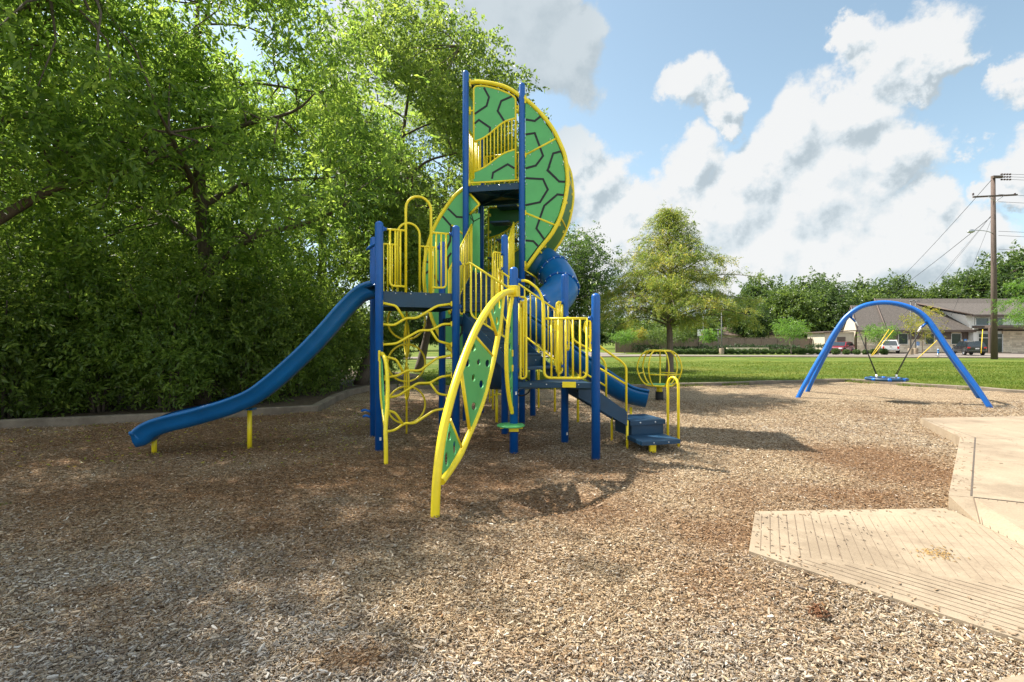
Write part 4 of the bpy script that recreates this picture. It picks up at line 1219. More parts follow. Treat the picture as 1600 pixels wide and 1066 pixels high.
b = slide_sweep(path, chute_prof(HW, .20), v3(nS, 0), None, 'slide')
build(b, 'slide_bed', M['slide'], sl)
for (x, y, zt_) in ((241, 708, .28), (390, 700, .62)):
    p_ = G(x, y); b = MB(); b.tube([v3(p_, -.05), v3(p_, zt_)], .036, 14)
    b.box(v3(p_, zt_+.0), (.16, .14, .03), mi=1, bev=.006); build(b, 'support_leg', [M['yellow'], M['slide']], sl)
b = MB()                                     # sit-down hood loop at the slide top
for z0_, zz_ in ((2.95, 3.35),):
    b.tube(fillet([v3(BLp, 3.40)+Vector((-.02, -.08, 0)), v3(BLp, 3.28)+Vector((-.06, -.25, 0)), v3(FLp, 3.28)+Vector((-.12, .30, 0)), v3(FLp, 3.36)+Vector((-.02, .08, 0))], .12), .022, 10)
build(b, 'grab_bar', M['blue'], sl)

# tube slide and open run-out on the right
ts = empty('spiral_slide'); ts.parent = play
tp_ = catmull([Vector((.40, 10.78, 3.50)), Vector((.74, 10.76, 3.36)), Vector((.98, 10.50, 3.05)), Vector((1.00, 10.10, 2.74)), Vector((.74, 9.82, 2.46)), Vector((.30, 9.80, 2.20))], 6)
b = MB(); b.tube(tp_, .345, 32, cap=False); b.tube(tp_, .333, 28, cap=False)
build(b, 'slide_tube', M['slide'], ts)
b = MB()
for k in (9, 17, 25):
    t = (tp_[k+1]-tp_[k]).normalized() if k+1 < len(tp_) else (tp_[k]-tp_[k-1]).normalized()
    b.tube([tp_[k]-t*.018, tp_[k]+t*.018], .372, 32)
    u = t.orthogonal().normalized(); w = t.cross(u)
    for q in range(14):
        a = q*2*math.pi/14; p_ = tp_[k]+(u*math.cos(a)+w*math.sin(a))*.362
        b.lathe(p_-t*.03, [(0, -.004), (.012, 0), (.012, .06), (0, .064)], 6, 1, axis=t)
build(b, 'tube_flange', [M['blue'], M['bolt']], ts)
run = catmull([Vector((.12, 9.80, 1.92)), Vector((.50, 9.66, 1.66)), Vector((1.10, 9.50, 1.20)), Vector((1.68, 9.36, .78)), Vector((2.06, 9.27, .56)), Vector((2.46, 9.18, .47))], 5)
cp = []
for k in range(13):
    a = math.pi*(1+k/12); cp.append((.33*math.cos(a), .33+.30*math.sin(a)))
co = [(.34, .345), (.385, .34), (.38, .31), (.35, .29)]
for k in range(13):
    a = math.pi*(2-k/12); co.append((.355*math.cos(a), .32+.325*math.sin(a)))
co += [(-.35, .29), (-.38, .31), (-.385, .34), (-.34, .345)]
b = slide_sweep(run, cp+co, Vector((.15, -.98, 0)), None, '')
for k in (12,):
    pass
build(b, 'slide_bed', M['slide'], ts)
for (x, y, zt_) in ((841.5,637,2.0),(867,644.5,2.2),(903,659.5,1.1),(985.6,676,.47)):
    p_ = G(x, y); b = MB(); b.tube([v3(p_, -.05), v3(p_, zt_)], .026, 10); build(b, 'support_leg', M['yellow'], ts)

# --- the round tortoise-shell tower
tv = (T4-T1)
dT = (T2-T1).normalized(); P = Pl(T1, T2, .0)
arcR = [(733.5,128.7),(748,128),(762,129.6),(775,132),(787.6,135.5),(800,141.5),(811,149),(821,155.5),(830,162.5),(846.7,179.4),(863.6,201.4),(875.4,225),(883,245),(886.4,272),(886.4,290),(883,312.5),(875.7,338.8),(862.5,365),(842,391),(820.4,421.4)]
aw = [P.px(*p) for p in arcR]
shell = empty('shell_tower'); shell.parent = play
b = MB(); awc = catmull(aw, 3); b.tube(awc, .042, 14)
# yellow stand-off rails
def T(x, y): return P.px(x, y)
b.tube([T(820, 243), T(869.5, 216.5)], .022, 10); b.tube([T(821, 333), T(870, 353)], .022, 10)
b.box(T(821, 156), (.03, .06, .16), rz=math.atan2(dT.y, dT.x)); b.box(T(735, 130), (.03, .06, .16), rz=math.atan2(dT.y, dT.x))
b.box(T(821, 416), (.03, .06, .2), rz=math.atan2(dT.y, dT.x))
b.box(T(821.5, 243), (.02, .05, .1), rz=math.atan2(dT.y, dT.x)); b.box(T(821.5, 333), (.02, .05, .1), rz=math.atan2(dT.y, dT.x))
build(b, 'shell_hoop', M['yellow'], shell)
bk = [v+v3(tv*.93, 0) for v in aw]
b = MB(); b.tube(catmull(bk, 3), .042, 12)
build(b, 'shell_hoop', M['yellow'], shell)
# rim wall between the hoops: green sheets below, dark mesh above
b = MB(); f_ = catmull(aw, 3); g_ = catmull(bk, 3); n = len(f_)
ctr = P(.03, 5.05)
for i in range(n-1):
    mi = 0 if i >= 36 else 1
    def inn(v): c = ctr.copy(); dv = (v-c); dv = dv-v3(tv.normalized(), 0)*dv.dot(v3(tv.normalized(), 0)); return v-dv.normalized()*.03
    a, c, d, e = f_[i], f_[i+1], g_[i+1], g_[i]
    ai, ci, di, ei = inn(a), inn(c), inn(d), inn(e)
    if mi == 1 and i % 2: continue
    b.add([a, c, d, e, ai, ci, di, ei], [(0, 1, 2, 3), (7, 6, 5, 4), (0, 4, 5, 1), (2, 6, 7, 3), (1, 5, 6, 2), (3, 7, 4, 0)], mi)
for i in (14*1, 39, 48, 54):
    if i < n:
        b.tube([f_[i], g_[i]], .018, 8, 2)
for i in range(37, n-1, 4):
    for t in (.2, .8):
        b.box(f_[i].lerp(g_[i], t), (.05, .03, .05), mi=2)
build(b, 'shell_rim', [M['dark_green'], M['rubber'], M['yellow']], shell)
b = MB(); a, c = aw[-1], bk[-1]; dn = v3(dT*.16, -.10)
b.add([a, c, c+dn, a+dn, a-Vector((0, 0, .03)), c-Vector((0, 0, .03)), c+dn-Vector((0, 0, .03)), a+dn-Vector((0, 0, .03))], [(0, 1, 2, 3), (7, 6, 5, 4), (0, 4, 5, 1), (1, 5, 6, 2), (2, 6, 7, 3), (3, 7, 4, 0)])
build(b, 'tread_plate', M['yellow'], shell)
# green face panels with black tortoise lines
def sz(pts, PP): return [PP.sz(*p) for p in pts]
def hexlines(b, polylines, PP, off, mi=1, w=.042):
    for pl in polylines:
        q = [PP.px(*p) for p in pl]; n3 = v3(PP.n, 0)
        up_ = None
        for i in range(len(q)-1):
            a_, c_ = q[i]+n3*off, q[i+1]+n3*off; t = (c_-a_).normalized(); sd = t.cross(n3).normalized()*w/2
            e_ = t*w*.28
            a2, c2 = a_-e_*(i > 0), c_+e_*(i < len(q)-2)
            h = n3*(.004+.0006*i)
            vs = [a2-sd, a2+sd, c2+sd, c2-sd, a2-sd+h, a2+sd+h, c2+sd+h, c2-sd+h]
            b.add(vs, [(0, 1, 2, 3), (7, 6, 5, 4), (0, 4, 5, 1), (2, 6, 7, 3), (1, 5, 6, 2), (3, 7, 4, 0)], mi)
def bolts(b, pts, PP, off, mi=2):
    for p in pts:
        w = PP.px(*p)+v3(PP.n, 0)*off
        b.lathe(w, [(0, .007), (.011, .005), (.013, 0)], 8, mi, axis=(PP.n.x, PP.n.y, 0))
def z5(*p): return [(720+x/5.922, 100+y/5.922) for x, y in p]
def z6(*p): return [(720+x/5.33, 260+y/5.33) for x, y in p]
b = MB()
inn_arc = [(821,160),(829,166),(844,182),(860,204),(872,227),(879,247),(882.5,272),(882.5,290),(879,312),(872,337),(859,362),(839,387),(821,411)]
b.plate(sz([(821,411)]+inn_arc[:-1], P), [], .016, lambda s, z, d: P(s, z, d-.008))
hexlines(b, [z5((600,517),(685,530),(745,482)), z5((600,655),(685,642),(762,852),(695,942),(600,968)), z5((930,810),(855,830),(805,985),(885,1064)),
             z6((740,0),(722,35),(820,128),(868,130)), z6((540,100),(685,108),(725,195),(660,300),(540,325)), z6((868,242),(805,235),(695,330),(630,518),(718,640)), z6((540,618),(605,625),(678,700))], P, .009)
bolts(b, z5((645,397),(768,525),(828,698),(842,735),(628,805),(642,842),(944,935))+z6((548,150),(850,270),(562,420),(757,462),(740,495),(535,465),(573,797),(545,590)), P, .0085)
build(b, 'shell_panel', [M['green'], M['groove'], M['bolt']], shell)
# back face of the right half
P2 = Pl(T4, T3, .0); off_ = tv*.90
b = MB(); o2 = sz([(821,411)]+inn_arc[:-1], P)
b.plate(o2, [], .016, lambda s, z, d: P(s, z, d-.008)+v3(off_, 0)); build(b, 'shell_panel', M['green'], shell)
# framed panel with barred opening above the top deck
b = MB()
fr = z5((122,720),(122,222),(150,205),(230,208),(350,236),(460,280),(510,318),(510,500))
g1 = z5((124,715),(124,215),(230,212),(350,240),(460,284),(506,320),(506,502),(400,537),(340,585),(230,680))
b.plate(sz(g1, P), [], .016, lambda s, z, d: P(s, z, d-.008))
g2_ = z5((120,1002),(220,962),(300,905),(390,830),(505,792))+[(805,281),(740,284)]
b.plate(sz(g2_, P), [], .016, lambda s, z, d: P(s, z, d-.008))
hexlines(b, [z5((215,222),(262,310),(240,390),(128,465)), z5((475,302),(375,345),(342,437),(402,530)), z5((128,555),(168,520),(272,592),(268,640)), z5((290,1064),(300,1008),(435,930),(497,968))], P, .009)
bolts(b, z5((177,230),(347,262),(137,366),(487,412),(137,586),(324,573),(290,935),(484,860),(484,1030)), P, .0085)
build(b, 'shell_panel', [M['green'], M['groove'], M['bolt']], shell)
b = MB()
def tb(pts, r=.019, f=.0): b.tube(fillet([P.px(*p) for p in pts], f, 4) if f else [P.px(*p) for p in pts], r, 9)
tb(z5((120,1064),(120,222))+z5((150,204),(230,208),(350,236),(460,282),(508,318))+z5((508,1064)), .021, .05)
tb(z5((120,722),(225,682),(395,535),(508,502)), .020, .15); tb(z5((120,1002),(220,960),(390,828),(508,790)), .020, .15)
xs_ = [150, 182, 213, 243, 275, 310, 342, 375, 406, 440, 473]
def tl(x): return np.interp(x, [120, 225, 395, 508], [722, 682, 535, 502])
def bl(x): return np.interp(x, [120, 220, 390, 508], [1002, 960, 828, 790])
for x in xs_: tb(z5((x, tl(x)), (x, bl(x))), .0135)
tb([(732.5,289),(734,286),(811,281.5)], .020)
for pp in (z5((84,400),(84,470)), z5((535,385),(535,450)), z6((70,115),(70,165)), z6((484,90),(484,135))): tb(pp, .022)
tb(z5((84,433),(120,433)), .017); tb(z5((508,395),(540,395)), .017)
build(b, 'guard_rail', M['yellow'], shell)
# side rails of the top deck (left, back) and green sheets
def side_rail(p, q, z0, z1, n, par=shell):
    S = Pl(p, q); b = MB(); L = S.L
    b.tube(fillet([S(.10, z1), S(L-.10, z1), S(L-.10, z0), S(.10, z0), S(.10, z1)], .06), .019, 8)
    for k in range(1, n): b.tube([S(.10+(L-.2)*k/n, z0), S(.10+(L-.2)*k/n, z1)], .0135, 7)
    build(b, 'guard_rail', M['yellow'], par)
side_rail(T1, T4, 5.05, 6.2, 10); side_rail(T4, T3, 5.05, 6.0, 9)
S = Pl(T1, T4); b = MB(); b.plate([(.09, 6.25), (S.L-.09, 6.25), (S.L-.09, 6.95), (.09, 6.95)], [], .016, lambda s, z, d: S(s, z, d)); build(b, 'shell_panel', M['green'], shell)
b = MB()                                     # climb-through pods and ladder between the two tower decks
S = Pl(T4, T3)
for k, (a, z) in enumerate(((.35, 3.55), (.55, 3.95), (.4, 4.35), (.55, 4.7))):
    b = MB(); b.box(v3(T4.lerp(T3, .5).lerp(T1.lerp(T2, .5), .25)+dT*(a-.45), z), (.45, .34, .045), rz=math.atan2(dT.y, dT.x), bev=.01)
    build(b, 'climb_step', M['deck'], shell)
# back panel between the tower decks
S = Pl(T4, T3, .0)
def u6(*p): return [(720+x/5.33, 260+y/5.33) for x, y in p]
b = MB()
pts = u6((236,348),(495,335),(600,335),(600,440),(480,462),(400,520),(350,555),(236,592))
b.plate(sz(pts, S), [], .016, lambda s, z, d: S(s, z, d-.008))
pts = u6((236,880),(236,845),(400,742),(480,690),(600,660),(600,880))
b.plate(sz(pts, S), [], .016, lambda s, z, d: S(s, z, d-.008))
build(b, 'shell_panel', M['dark_green'], shell)
b = MB()
def sb(pts, r=.018): b.tube([S.px(*p) for p in pts], r, 8)
b.tube(fillet([S.px(*p) for p in u6((230,880),(230,345),(600,328))], .06), .02, 9)
b.tube(fillet([S.px(*p) for p in u6((230,600),(350,560),(470,462),(600,430))], .15), .019, 9)
b.tube(fillet([S.px(*p) for p in u6((230,860),(400,748),(480,690),(600,655))], .15), .019, 9)
for x in range(255, 600, 26):
    sb(u6((x, np.interp(x, [230, 350, 470, 600], [600, 560, 462, 430])), (x, np.interp(x, [230, 400, 480, 600], [860, 748, 690, 655]))), .0125)
for p_ in u6((245,410),(390,350),(245,550),(402,487),(665,852)): b.box(S.px(*p_)+v3(S.n*.02, 0), (.05, .03, .06))
build(b, 'guard_rail', M['yellow'], shell)
# left half of the shell, behind the left front post
Q = Pl(T1, T2, -.10)
arcL = [(736,289),(730,291.5),(723.8,295.3),(714,303),(705,313),(690,335),(678,357),(669.8,380),(664.5,404),(662.5,427.7),(664,452),(669,478),(677,503),(689,527),(704,546),(716,556)]
lw_ = [Q.px(*p) for p in arcL]; tvn = v3(tv*.86, 0)
b = MB(); b.tube(catmull(lw_, 3), .042, 12); build(b, 'shell_hoop', M['yellow'], shell)
b = MB(); b.tube(catmull([v+tvn for v in lw_], 3), .042, 10); build(b, 'shell_hoop', M['yellow'], shell)
b = MB(); f_ = catmull(lw_, 2)
for i in range(len(f_)-1):
    a, c = f_[i], f_[i+1]; d, e = c+tvn, a+tvn; k = v3(dT*.02, 0)
    b.add([a, c, d, e, a+k, c+k, d+k, e+k], [(0, 1, 2, 3), (7, 6, 5, 4), (0, 4, 5, 1), (2, 6, 7, 3), (1, 5, 6, 2), (3, 7, 4, 0)])
build(b, 'shell_rim', M['green'], shell)
b = MB()
poly = [(735,294),(735,305),(748,320),(735,334),(750,334),(750,500),(738,552),(716,556)]+arcL[::-1][1:-3]
b.plate(sz(poly, Q), [], .016, lambda s, z, d: Q(s, z, d-.008))
def z1(*p): return [(560+x/2.961, 90+y/2.961) for x, y in p]
hexlines(b, [z1((415,700),(455,738),(486,740)), z1((390,735),(430,780),(425,850),(400,905)), z1((310,945),(345,950),(345,975),(310,1000)), z1((345,1000),(375,1050),(385,1100)), z1((430,905),(415,925),(415,970),(428,1000))], Q, .009)
hexlines(b, [[(715,500),(722,505),(722,520),(716,528)]], Q, .009)
build(b, 'shell_panel', [M['green'], M['groove']], shell)
b = MB(); Q2 = Pl(T1, T2, -.085)
b.tube(fillet([Q2.px(734,303), Q2.px(749,319.5), Q2.px(734,335)], .03), .026, 9); b.tube([Q2.px(706,352), Q2.px(729,370)], .02, 8); build(b, 'shell_hoop', M['yellow'], shell)
b = MB()                                    # dark rope net corner
for p, q in (((735,340),(740,346)), ((740,346),(751,340)), ((740,346),(737,356)), ((735,330),(740,346))): b.tube([Q2.px(*p), Q2.px(*q)], .008, 6)
build(b, 'rope_net', M['rubber'], shell)

# --- yellow climber behind the tower and the dark bubble seat
b = MB(); p_ = G(770, 642); p2_ = G(765, 629)
b.tube([v3(p2_, -.05), v3(p2_, 1.2)], .02, 8); build(b, 'support_leg', M['yellow']); b = MB(); b.tube([v3(p_, -.05), v3(p_, 1.35)], .026, 10)
y_ = p_.y
def bb(*p): return [W(700+x/5.922, 440+y/5.922, y_) for x, y in p]
b.tube(fillet(bb((385,915),(420,915),(500,855)), .06), .02, 8); b.tube(fillet(bb((380,1085),(440,1040),(500,1045)), .06), .02, 8); b.tube(bb((415,822),(480,816)), .02, 8)
build(b, 'pole_climber', M['yellow'])
b = MB(); c_ = W(776, 584, 10.2); prof = []
for k in range(9):
    a = -math.pi/2+math.pi*k/8*.55; prof.append((.36*math.cos(a)+.0, .33*math.sin(a)+.1))
prof = [(.0, -.32), (.16, -.31), (.27, -.25), (.33, -.1), (.34, .1), (.34, .30), (.37, .33), (.35, .35), (.32, .33), (.31, .1), (.30, -.1), (.24, -.21), (0, -.27)]
b.lathe(c_, prof, 24); build(b, 'bucket_seat', M['deck'])
b = MB(); b.tube([v3(c_, -.04), v3(c_, c_.z-.3)], .03, 10); build(b, 'support_leg', M['yellow'])

# ------------------------------------------------------------------ free-standing play pieces
hp = G(1043.6, 697); hq = G(1060, 701.5)
b = MB(); mid = (hp+hq)/2; hw = (hq-hp)/2
pts = [v3(hp, -.05), v3(hp, .98)]+[mid-hw*math.cos(math.pi*k/10)+Vector((0, 0, .98+.14*math.sin(math.pi*k/10))) for k in range(1, 10)]+[v3(hq, .98), v3(hq, -.05)]
b.tube(pts, .021, 12)
tag(b.build('grab_hoop', M['yellow']), 'narrow upright yellow grab hoop standing beside the lowest blue step', 'grab hoop')

sp = empty('globe_spinner', (4.25, 14.3, 0), 0, 'yellow cage globe spinner with a green standing disc on a black stub', 'spinner')
b = MB(); b.tube([(0, 0, -.05), (0, 0, .24)], .115, 16); b.build('stub_post', M['rubber'], sp)
b = MB(); b.tube([(0, 0, .22), (0, 0, .42)], .085, 16); b.build('spindle', M['yellow'], sp)
b = MB(); b.lathe((0, 0, .44), [(0, -.02), (.34, -.02), (.35, 0), (.34, .02), (0, .025)], 28); b.build('standing_disc', M['green'], sp)
b = MB()
for z, r_ in ((.43, .37), (1.42, .30)): b.tube([(r_*math.cos(t*math.pi/16), r_*math.sin(t*math.pi/16), z) for t in range(32)], .027, 8, closed=True)
prof = [(.37, .43), (.50, .56), (.60, .78), (.62, 1.0), (.54, 1.24), (.42, 1.37), (.30, 1.42)]
for k in range(7):
    a = k*2*math.pi/7+.35; b.tube(catmull([(r_*math.cos(a), r_*math.sin(a), z) for r_, z in prof], 4), .021, 8)
for k in (0, 2, 4, 5):
    a0 = k*2*math.pi/7+.35; a1 = a0+2*math.pi/7
    b.tube([(.595*math.cos(a0), .595*math.sin(a0), .76), (.595*math.cos(a1), .595*math.sin(a1), .76)], .018, 8)
b.build('cage', M['yellow'], sp)

# saucer swing
sw = empty('saucer_swing', (10.9, 14.3, 0), 0, 'blue double-arch swing frame with one round saucer seat hanging on dark ropes', 'swing')
org = Vector((10.9, 14.3, 0))
def s8(*p): return [(1220+x/4.2105, 440+y/4.2105) for x, y in p]
Lf = G(1245.5, 621.5); Rf = G(1549, 637); Lb = G(1260.5, 612); Rb = G(1531, 621.5)
fro = s8((150,690),(200,600),(245,520),(290,445),(330,370),(375,300),(415,245),(460,203),(510,170),(560,149),(620,136),(690,131),(760,137),(820,150),(880,172),(930,200),(975,240),(1010,285),(1060,360),(1120,455),(1200,570),(1290,695))
Q = Pl(Lf, Rf); top = [Q.sz(*p) for p in fro]; Lq = Q.L; zmax = max(z for s, z in top)
bkv = Pl(Lb, Rb)
def arch(PA, PB, lean):
    q = Pl(PA, PB); out = [v3(PA, -.05)]
    for s, z in top:
        t = s/Lq; base_ = PA.lerp(PB, t); k = (z/zmax)**1.0
        midl = (Lf.lerp(Rf, t)+Lb.lerp(Rb, t))/2
        p = Vector(base_[:2]).lerp(Vector(midl[:2])+lean, k*.0 if lean is None else k*.94)
        out.append(v3(p, z))
    out.append(v3(PB, -.05)); return out
off_f = Vector((.03, -.07))
def tilt(PA, PB, sgn):
    out = [v3(PA, -.05)]
    for s, z in top:
        t = min(max(s/Lq, 0), 1); base_ = Vector(PA[:2]).lerp(Vector(PB[:2]), t)
        ridge = Vector(Lf[:2]).lerp(Vector(Rf[:2]), t)+Vector((.30, .45)); k = max(0, z)/zmax
        out.append(v3(base_.lerp(ridge+Vector((.03, .05))*sgn, k), z if sgn < 0 else z*1.0))
    out.append(v3(PB, -.05)); return out
for A_, B_, s_ in ((Lf, Rf, -1), (Lb, Rb, 1)):
    b = MB(); b.tube([p-org for p in catmull(tilt(A_, B_, s_), 4)], .062, 16)
    b.build('arch_tube', M['swing_blue'], sw)
arch_f = tilt(Lf, Rf, -1)
def at_px(px):
    best = min(arch_f, key=lambda p: abs(p.x/p.y*F+800-px)); return best
hL = at_px(1327); hR = at_px(1450.5)
sc_ = Vector(((1385-800)/F*14.0, 14.0, .60)); sc_.z = EYE-(592.5-533)/F*14.0
for h in (hL, hR):
    b = MB(); b.tube([h-org, h-org+Vector((0, 0, -.12))], .05, 10); b.tube([h-org+Vector((0, 0, -.12)), h-org+(sc_-h).normalized()*.28], .03, 8)
    b.build('hanger', M['blue'], sw)
for h, s_ in ((hL, -1), (hR, 1)):
    for k in (-1, 1):
        b = MB(); w_ = MB()
        e = sc_+Vector((s_*.28+k*.03, k*.06, .03)); st_ = h+(sc_-h).normalized()*.25+Vector((0, 0, -.02))
        b.tube([st_-org, e-org+Vector((0, 0, .10))], .009, 7)
        w_.tube([e-org+Vector((0, 0, .10)), e-org], .016, 7)
        rp = b.build('rope', M['rubber'], sw); w_.build('rope_end', M['white'], rp)
    w_ = MB(); w_.tube([h-org+(sc_-h).normalized()*.24, h-org+(sc_-h).normalized()*.42], .026, 8); w_.build('rope_sleeve', M['white'], sw)
b = MB(); c_ = sc_-org
b.lathe(c_, [(0, -.02), (.40, -.02), (.42, .012), (0, .02)], 32, 1)
b.tube([c_+Vector((.46*math.cos(t*math.pi/20), .46*math.sin(t*math.pi/20), 0)) for t in range(40)], .043, 10, closed=True)
for q in range(8):
    a = q*math.pi/4+.2; pts = [c_+Vector((.46*math.cos(a+t*.06), .46*math.sin(a+t*.06), 0)) for t in range(4)]
    b.tube(pts, .046, 10, 2)
b.build('saucer_seat', [M['deck'], M['rubber'], M['swing_blue']], sw)

# ------------------------------------------------------------------ foliage
def unit(v): return v/np.maximum(np.linalg.norm(v, axis=-1, keepdims=True), 1e-9)
def leaves_mesh(name, rg, cen, outd, tone0, twigs, per, tl, size, asp, droop, mat, parent=None, spread=.35, flat=.0):
    """leaf sprays: `twigs` twigs of `per` leaves round every clump centre"""
    n = len(cen)
    c = np.repeat(cen, twigs, 0); o = np.repeat(outd, twigs, 0); t0 = np.repeat(tone0, twigs)
    m = len(c)
    c = c+rg.normal(0, spread, (m, 3))*np.array([1, 1, .75])
    d = unit(o*.7+rg.normal(0, .75, (m, 3))*np.array([1, 1, .6])); d[:, 2] -= droop; d = unit(d)
    L = tl*rg.uniform(.6, 1.25, m)
    k = (np.arange(per)+.5)/per
    pos = c[:, None, :]+d[:, None, :]*(L[:, None]*k[None, :])[:, :, None]
    pos[:, :, 2] -= (droop*.35*L[:, None]*k[None, :]**2)
    side = unit(np.cross(d, rg.normal(0, 1, (m, 3))))
    sg = np.where(np.arange(per) % 2 == 0, 1., -1.)
    ld = d[:, None, :]*.55+side[:, None, :]*sg[None, :, None]*.8+rg.normal(0, .3, (m, per, 3)); ld[:, :, 2] -= droop*.6
    ld = unit(ld)
    nrm = rg.normal(0, 1, (m, per, 3))*np.array([.75, .75, .5])+np.array([0, 0, .8+flat])
    sd = unit(np.cross(ld, nrm)); up = np.cross(sd, ld)
    s = size*rg.uniform(.6, 1.3, (m, per, 1)); w = s*asp*.5
    p0 = pos; p1 = pos+ld*s*.5+sd*w+up*w*.35; p2 = pos+ld*s; p3 = pos+ld*s*.5-sd*w+up*w*.35
    V = np.stack([p0, p1, p2, p3], 2).reshape(-1, 3); nq = m*per
    tone = np.clip(t0[:, None]+rg.normal(0, .16, (m, per)), 0, 1).reshape(-1)
    return np_mesh(name, V, np.arange(nq*4).reshape(-1, 4), mat, {'tone': np.repeat(tone, 4)}, parent)

def crown_points(rg, n, c, r, prof=None, void=.0, shell=.45, vs=.8, seed=0):
    out = []
    while len(out) < n:
        u = unit(rg.normal(0, 1, (n*2, 3))); q = rg.random(n*2)**shell
        p = u*q[:, None]
        w = p*np.array(r)+np.array(c)
        v = vnoise(w[:, 0]+w[:, 2]*.7, w[:, 1]-w[:, 2]*.9, vs, 50+seed)
        bulge = vnoise(u[:, 0]*2+5, u[:, 1]*2+u[:, 2]*2.3, 1.3, 90+seed)
        k = (v > void) & (q < .72+.40*bulge)
        for a in w[k]: out.append(a)
    return np.array(out[:n])

def trunk_mesh(name, rg, base, crown_c, crown_r, pts, rad, mat, parent, limbs=9, twigs=60, fork=.35, lean=None):
    b = MB(); base = Vector(base); cc = Vector(crown_c)
    top = cc+Vector((0, 0, crown_r[2]*.55))
    tr_ = [base]
    H = top.z-base.z
    for k in range(1, 8):
        t = k/7; p = base.lerp(top, t)
        p += Vector((math.sin(t*4+rad*30)*.18*rad*4, math.cos(t*3.3)*.15*rad*4, 0))
        tr_.append(p)
    rs = [rad*1.35]+[rad*(1-.85*(k/7)**1.1) for k in range(1, 8)]
    b.tube(catmull(tr_, 3), list(np.interp(np.linspace(0, 7, 22), range(8), rs)), 10)
    ends = []
    for k in range(limbs):
        t = fork+(.95-fork)*k/max(1, limbs-1); i = t*7; s_ = tr_[int(i)].lerp(tr_[min(7, int(i)+1)], i-int(i))
        a = k*2.4+rg.uniform(-.4, .4)
        e = cc+Vector((math.cos(a)*crown_r[0]*.72, math.sin(a)*crown_r[1]*.72, crown_r[2]*(-.45+1.1*k/limbs)))
        m1 = s_.lerp(e, .35)+Vector((rg.normal(0, .15), rg.normal(0, .15), .25*H*.12)); m2 = s_.lerp(e, .7)+Vector((rg.normal(0, .2), rg.normal(0, .2), .1))
        r0_ = rad*(1-.85*t)*.62
        L_ = catmull([s_, m1, m2, e], 4); b.tube(L_, list(np.linspace(r0_, r0_*.22, len(L_))), 7, cap=False); ends += L_[4:]
    ends += tr_[3:]
    E = np.array([tuple(e) for e in ends])
    for k in rg.choice(len(pts), min(twigs, len(pts)), replace=False):
        p = pts[k]; j = np.argmin(((E-p)**2).sum(1)); s_ = Vector(E[j]); e = Vector(p); mid = s_.lerp(e, .5)+Vector((rg.normal(0, .12), rg.normal(0, .12), .12))
        b.tube([s_, mid, e], [rad*.11, rad*.07, rad*.03], 5, cap=False)
    return b.build(name, mat, parent)

def make_tree(name, seed, h, crown_c, crown_r, n, twigs, per, tl, size, asp, droop, mat, rad=.2, void=.30, label='', cat='tree', group=None, bark='bark', limbs=9, tw=60, spread=.35, loc=(0, 0, 0), shell=.45, fork=.35, base=(0, 0, 0), vs=.8):
    rg = np.random.default_rng(seed)
    root = empty(name, loc, 0, label, cat, group)
    pts = crown_points(rg, n, crown_c, crown_r, void=void, seed=seed, shell=shell, vs=vs)
    c = np.array(crown_c); outd = unit((pts-c)/np.array(crown_r)); outd[:, 2] *= .6
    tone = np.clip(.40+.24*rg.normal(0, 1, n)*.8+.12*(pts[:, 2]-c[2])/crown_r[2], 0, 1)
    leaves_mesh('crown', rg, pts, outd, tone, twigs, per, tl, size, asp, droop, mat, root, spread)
    trunk_mesh('trunk', rg, (base[0], base[1], base[2]-.1), crown_c, crown_r, pts, rad, M[bark], root, limbs, tw, fork)
    return root

# --- woodland on the left
GW = 'woodland trees on the left'
tA = make_tree('pecan_tree', 11, 13, (.6, -.8, 7.6), (4.9, 4.4, 5.2), 680, 8, 9, .42, .18, .34, .26, M['leaf_a'], .26, .47,
               'big bright green tree with drooping leaf sprays overhanging the slide', 'tree', GW, loc=(-8.6, 13.8, 0), tw=160, limbs=12, spread=.36, vs=.62)
tB = make_tree('oak_tree', 12, 14, (2.2, .2, 9.0), (4.8, 4.2, 6.4), 1450, 8, 7, .40, .16, .50, .12, M['leaf_b'], .22, .37,
               'tall full green tree rising straight behind the left slide deck', 'tree', GW, loc=(-6.0, 19.6, 0), tw=170, limbs=12, spread=.36, vs=.62)
tC = make_tree('pecan_tree', 13, 13, (.3, 0, 8.2), (4.4, 4.4, 5.4), 500, 8, 8, .42, .18, .35, .24, M['leaf_a'], .27, .48,
               'leaning tree at the left edge with a dark trunk showing high up', 'tree', GW, loc=(-10.9, 9.9, 0), tw=150, limbs=12, spread=.36, vs=.62)
left = [(tC, (-11.4, 6.0, 0), 2.1, (1, 1, 1.05), 'nearest tree just past the left edge, its low branches hanging into the top corner'),
        (tC, (-16.5, 14.0, 0), 1.2, (1.05, 1.05, .9), 'tree second in from the left edge, half hidden behind nearer leaves'),
        (tC, (-13.0, 20.5, 0), 2.6, (1.1, 1.1, 1.0), 'taller tree in the second row behind the overhanging bright green one'),
        (tC, (-9.4, 24.5, 0), .9, (1.1, 1.1, 1.12), 'tree in the back row glimpsed between the two tallest crowns'),
        (tB, (-5.2, 27.5, 0), 0, (.95, .95, 1.06), 'tree in the back row whose top shows just over the yellow hoop of the tower'),
        (tB, (-21.5, 19, 0), 4.0, (1.1, 1.1, .85), 'tree deep in the woods far to the left'),
        (tA, (-18.0, 27, 0), 5.2, (1.2, 1.2, .95), 'large tree in the back row of the woods on the left')]
for src, loc, rz, sc_, lab in left: dup(src, loc, rz, sc_, lab, GW)
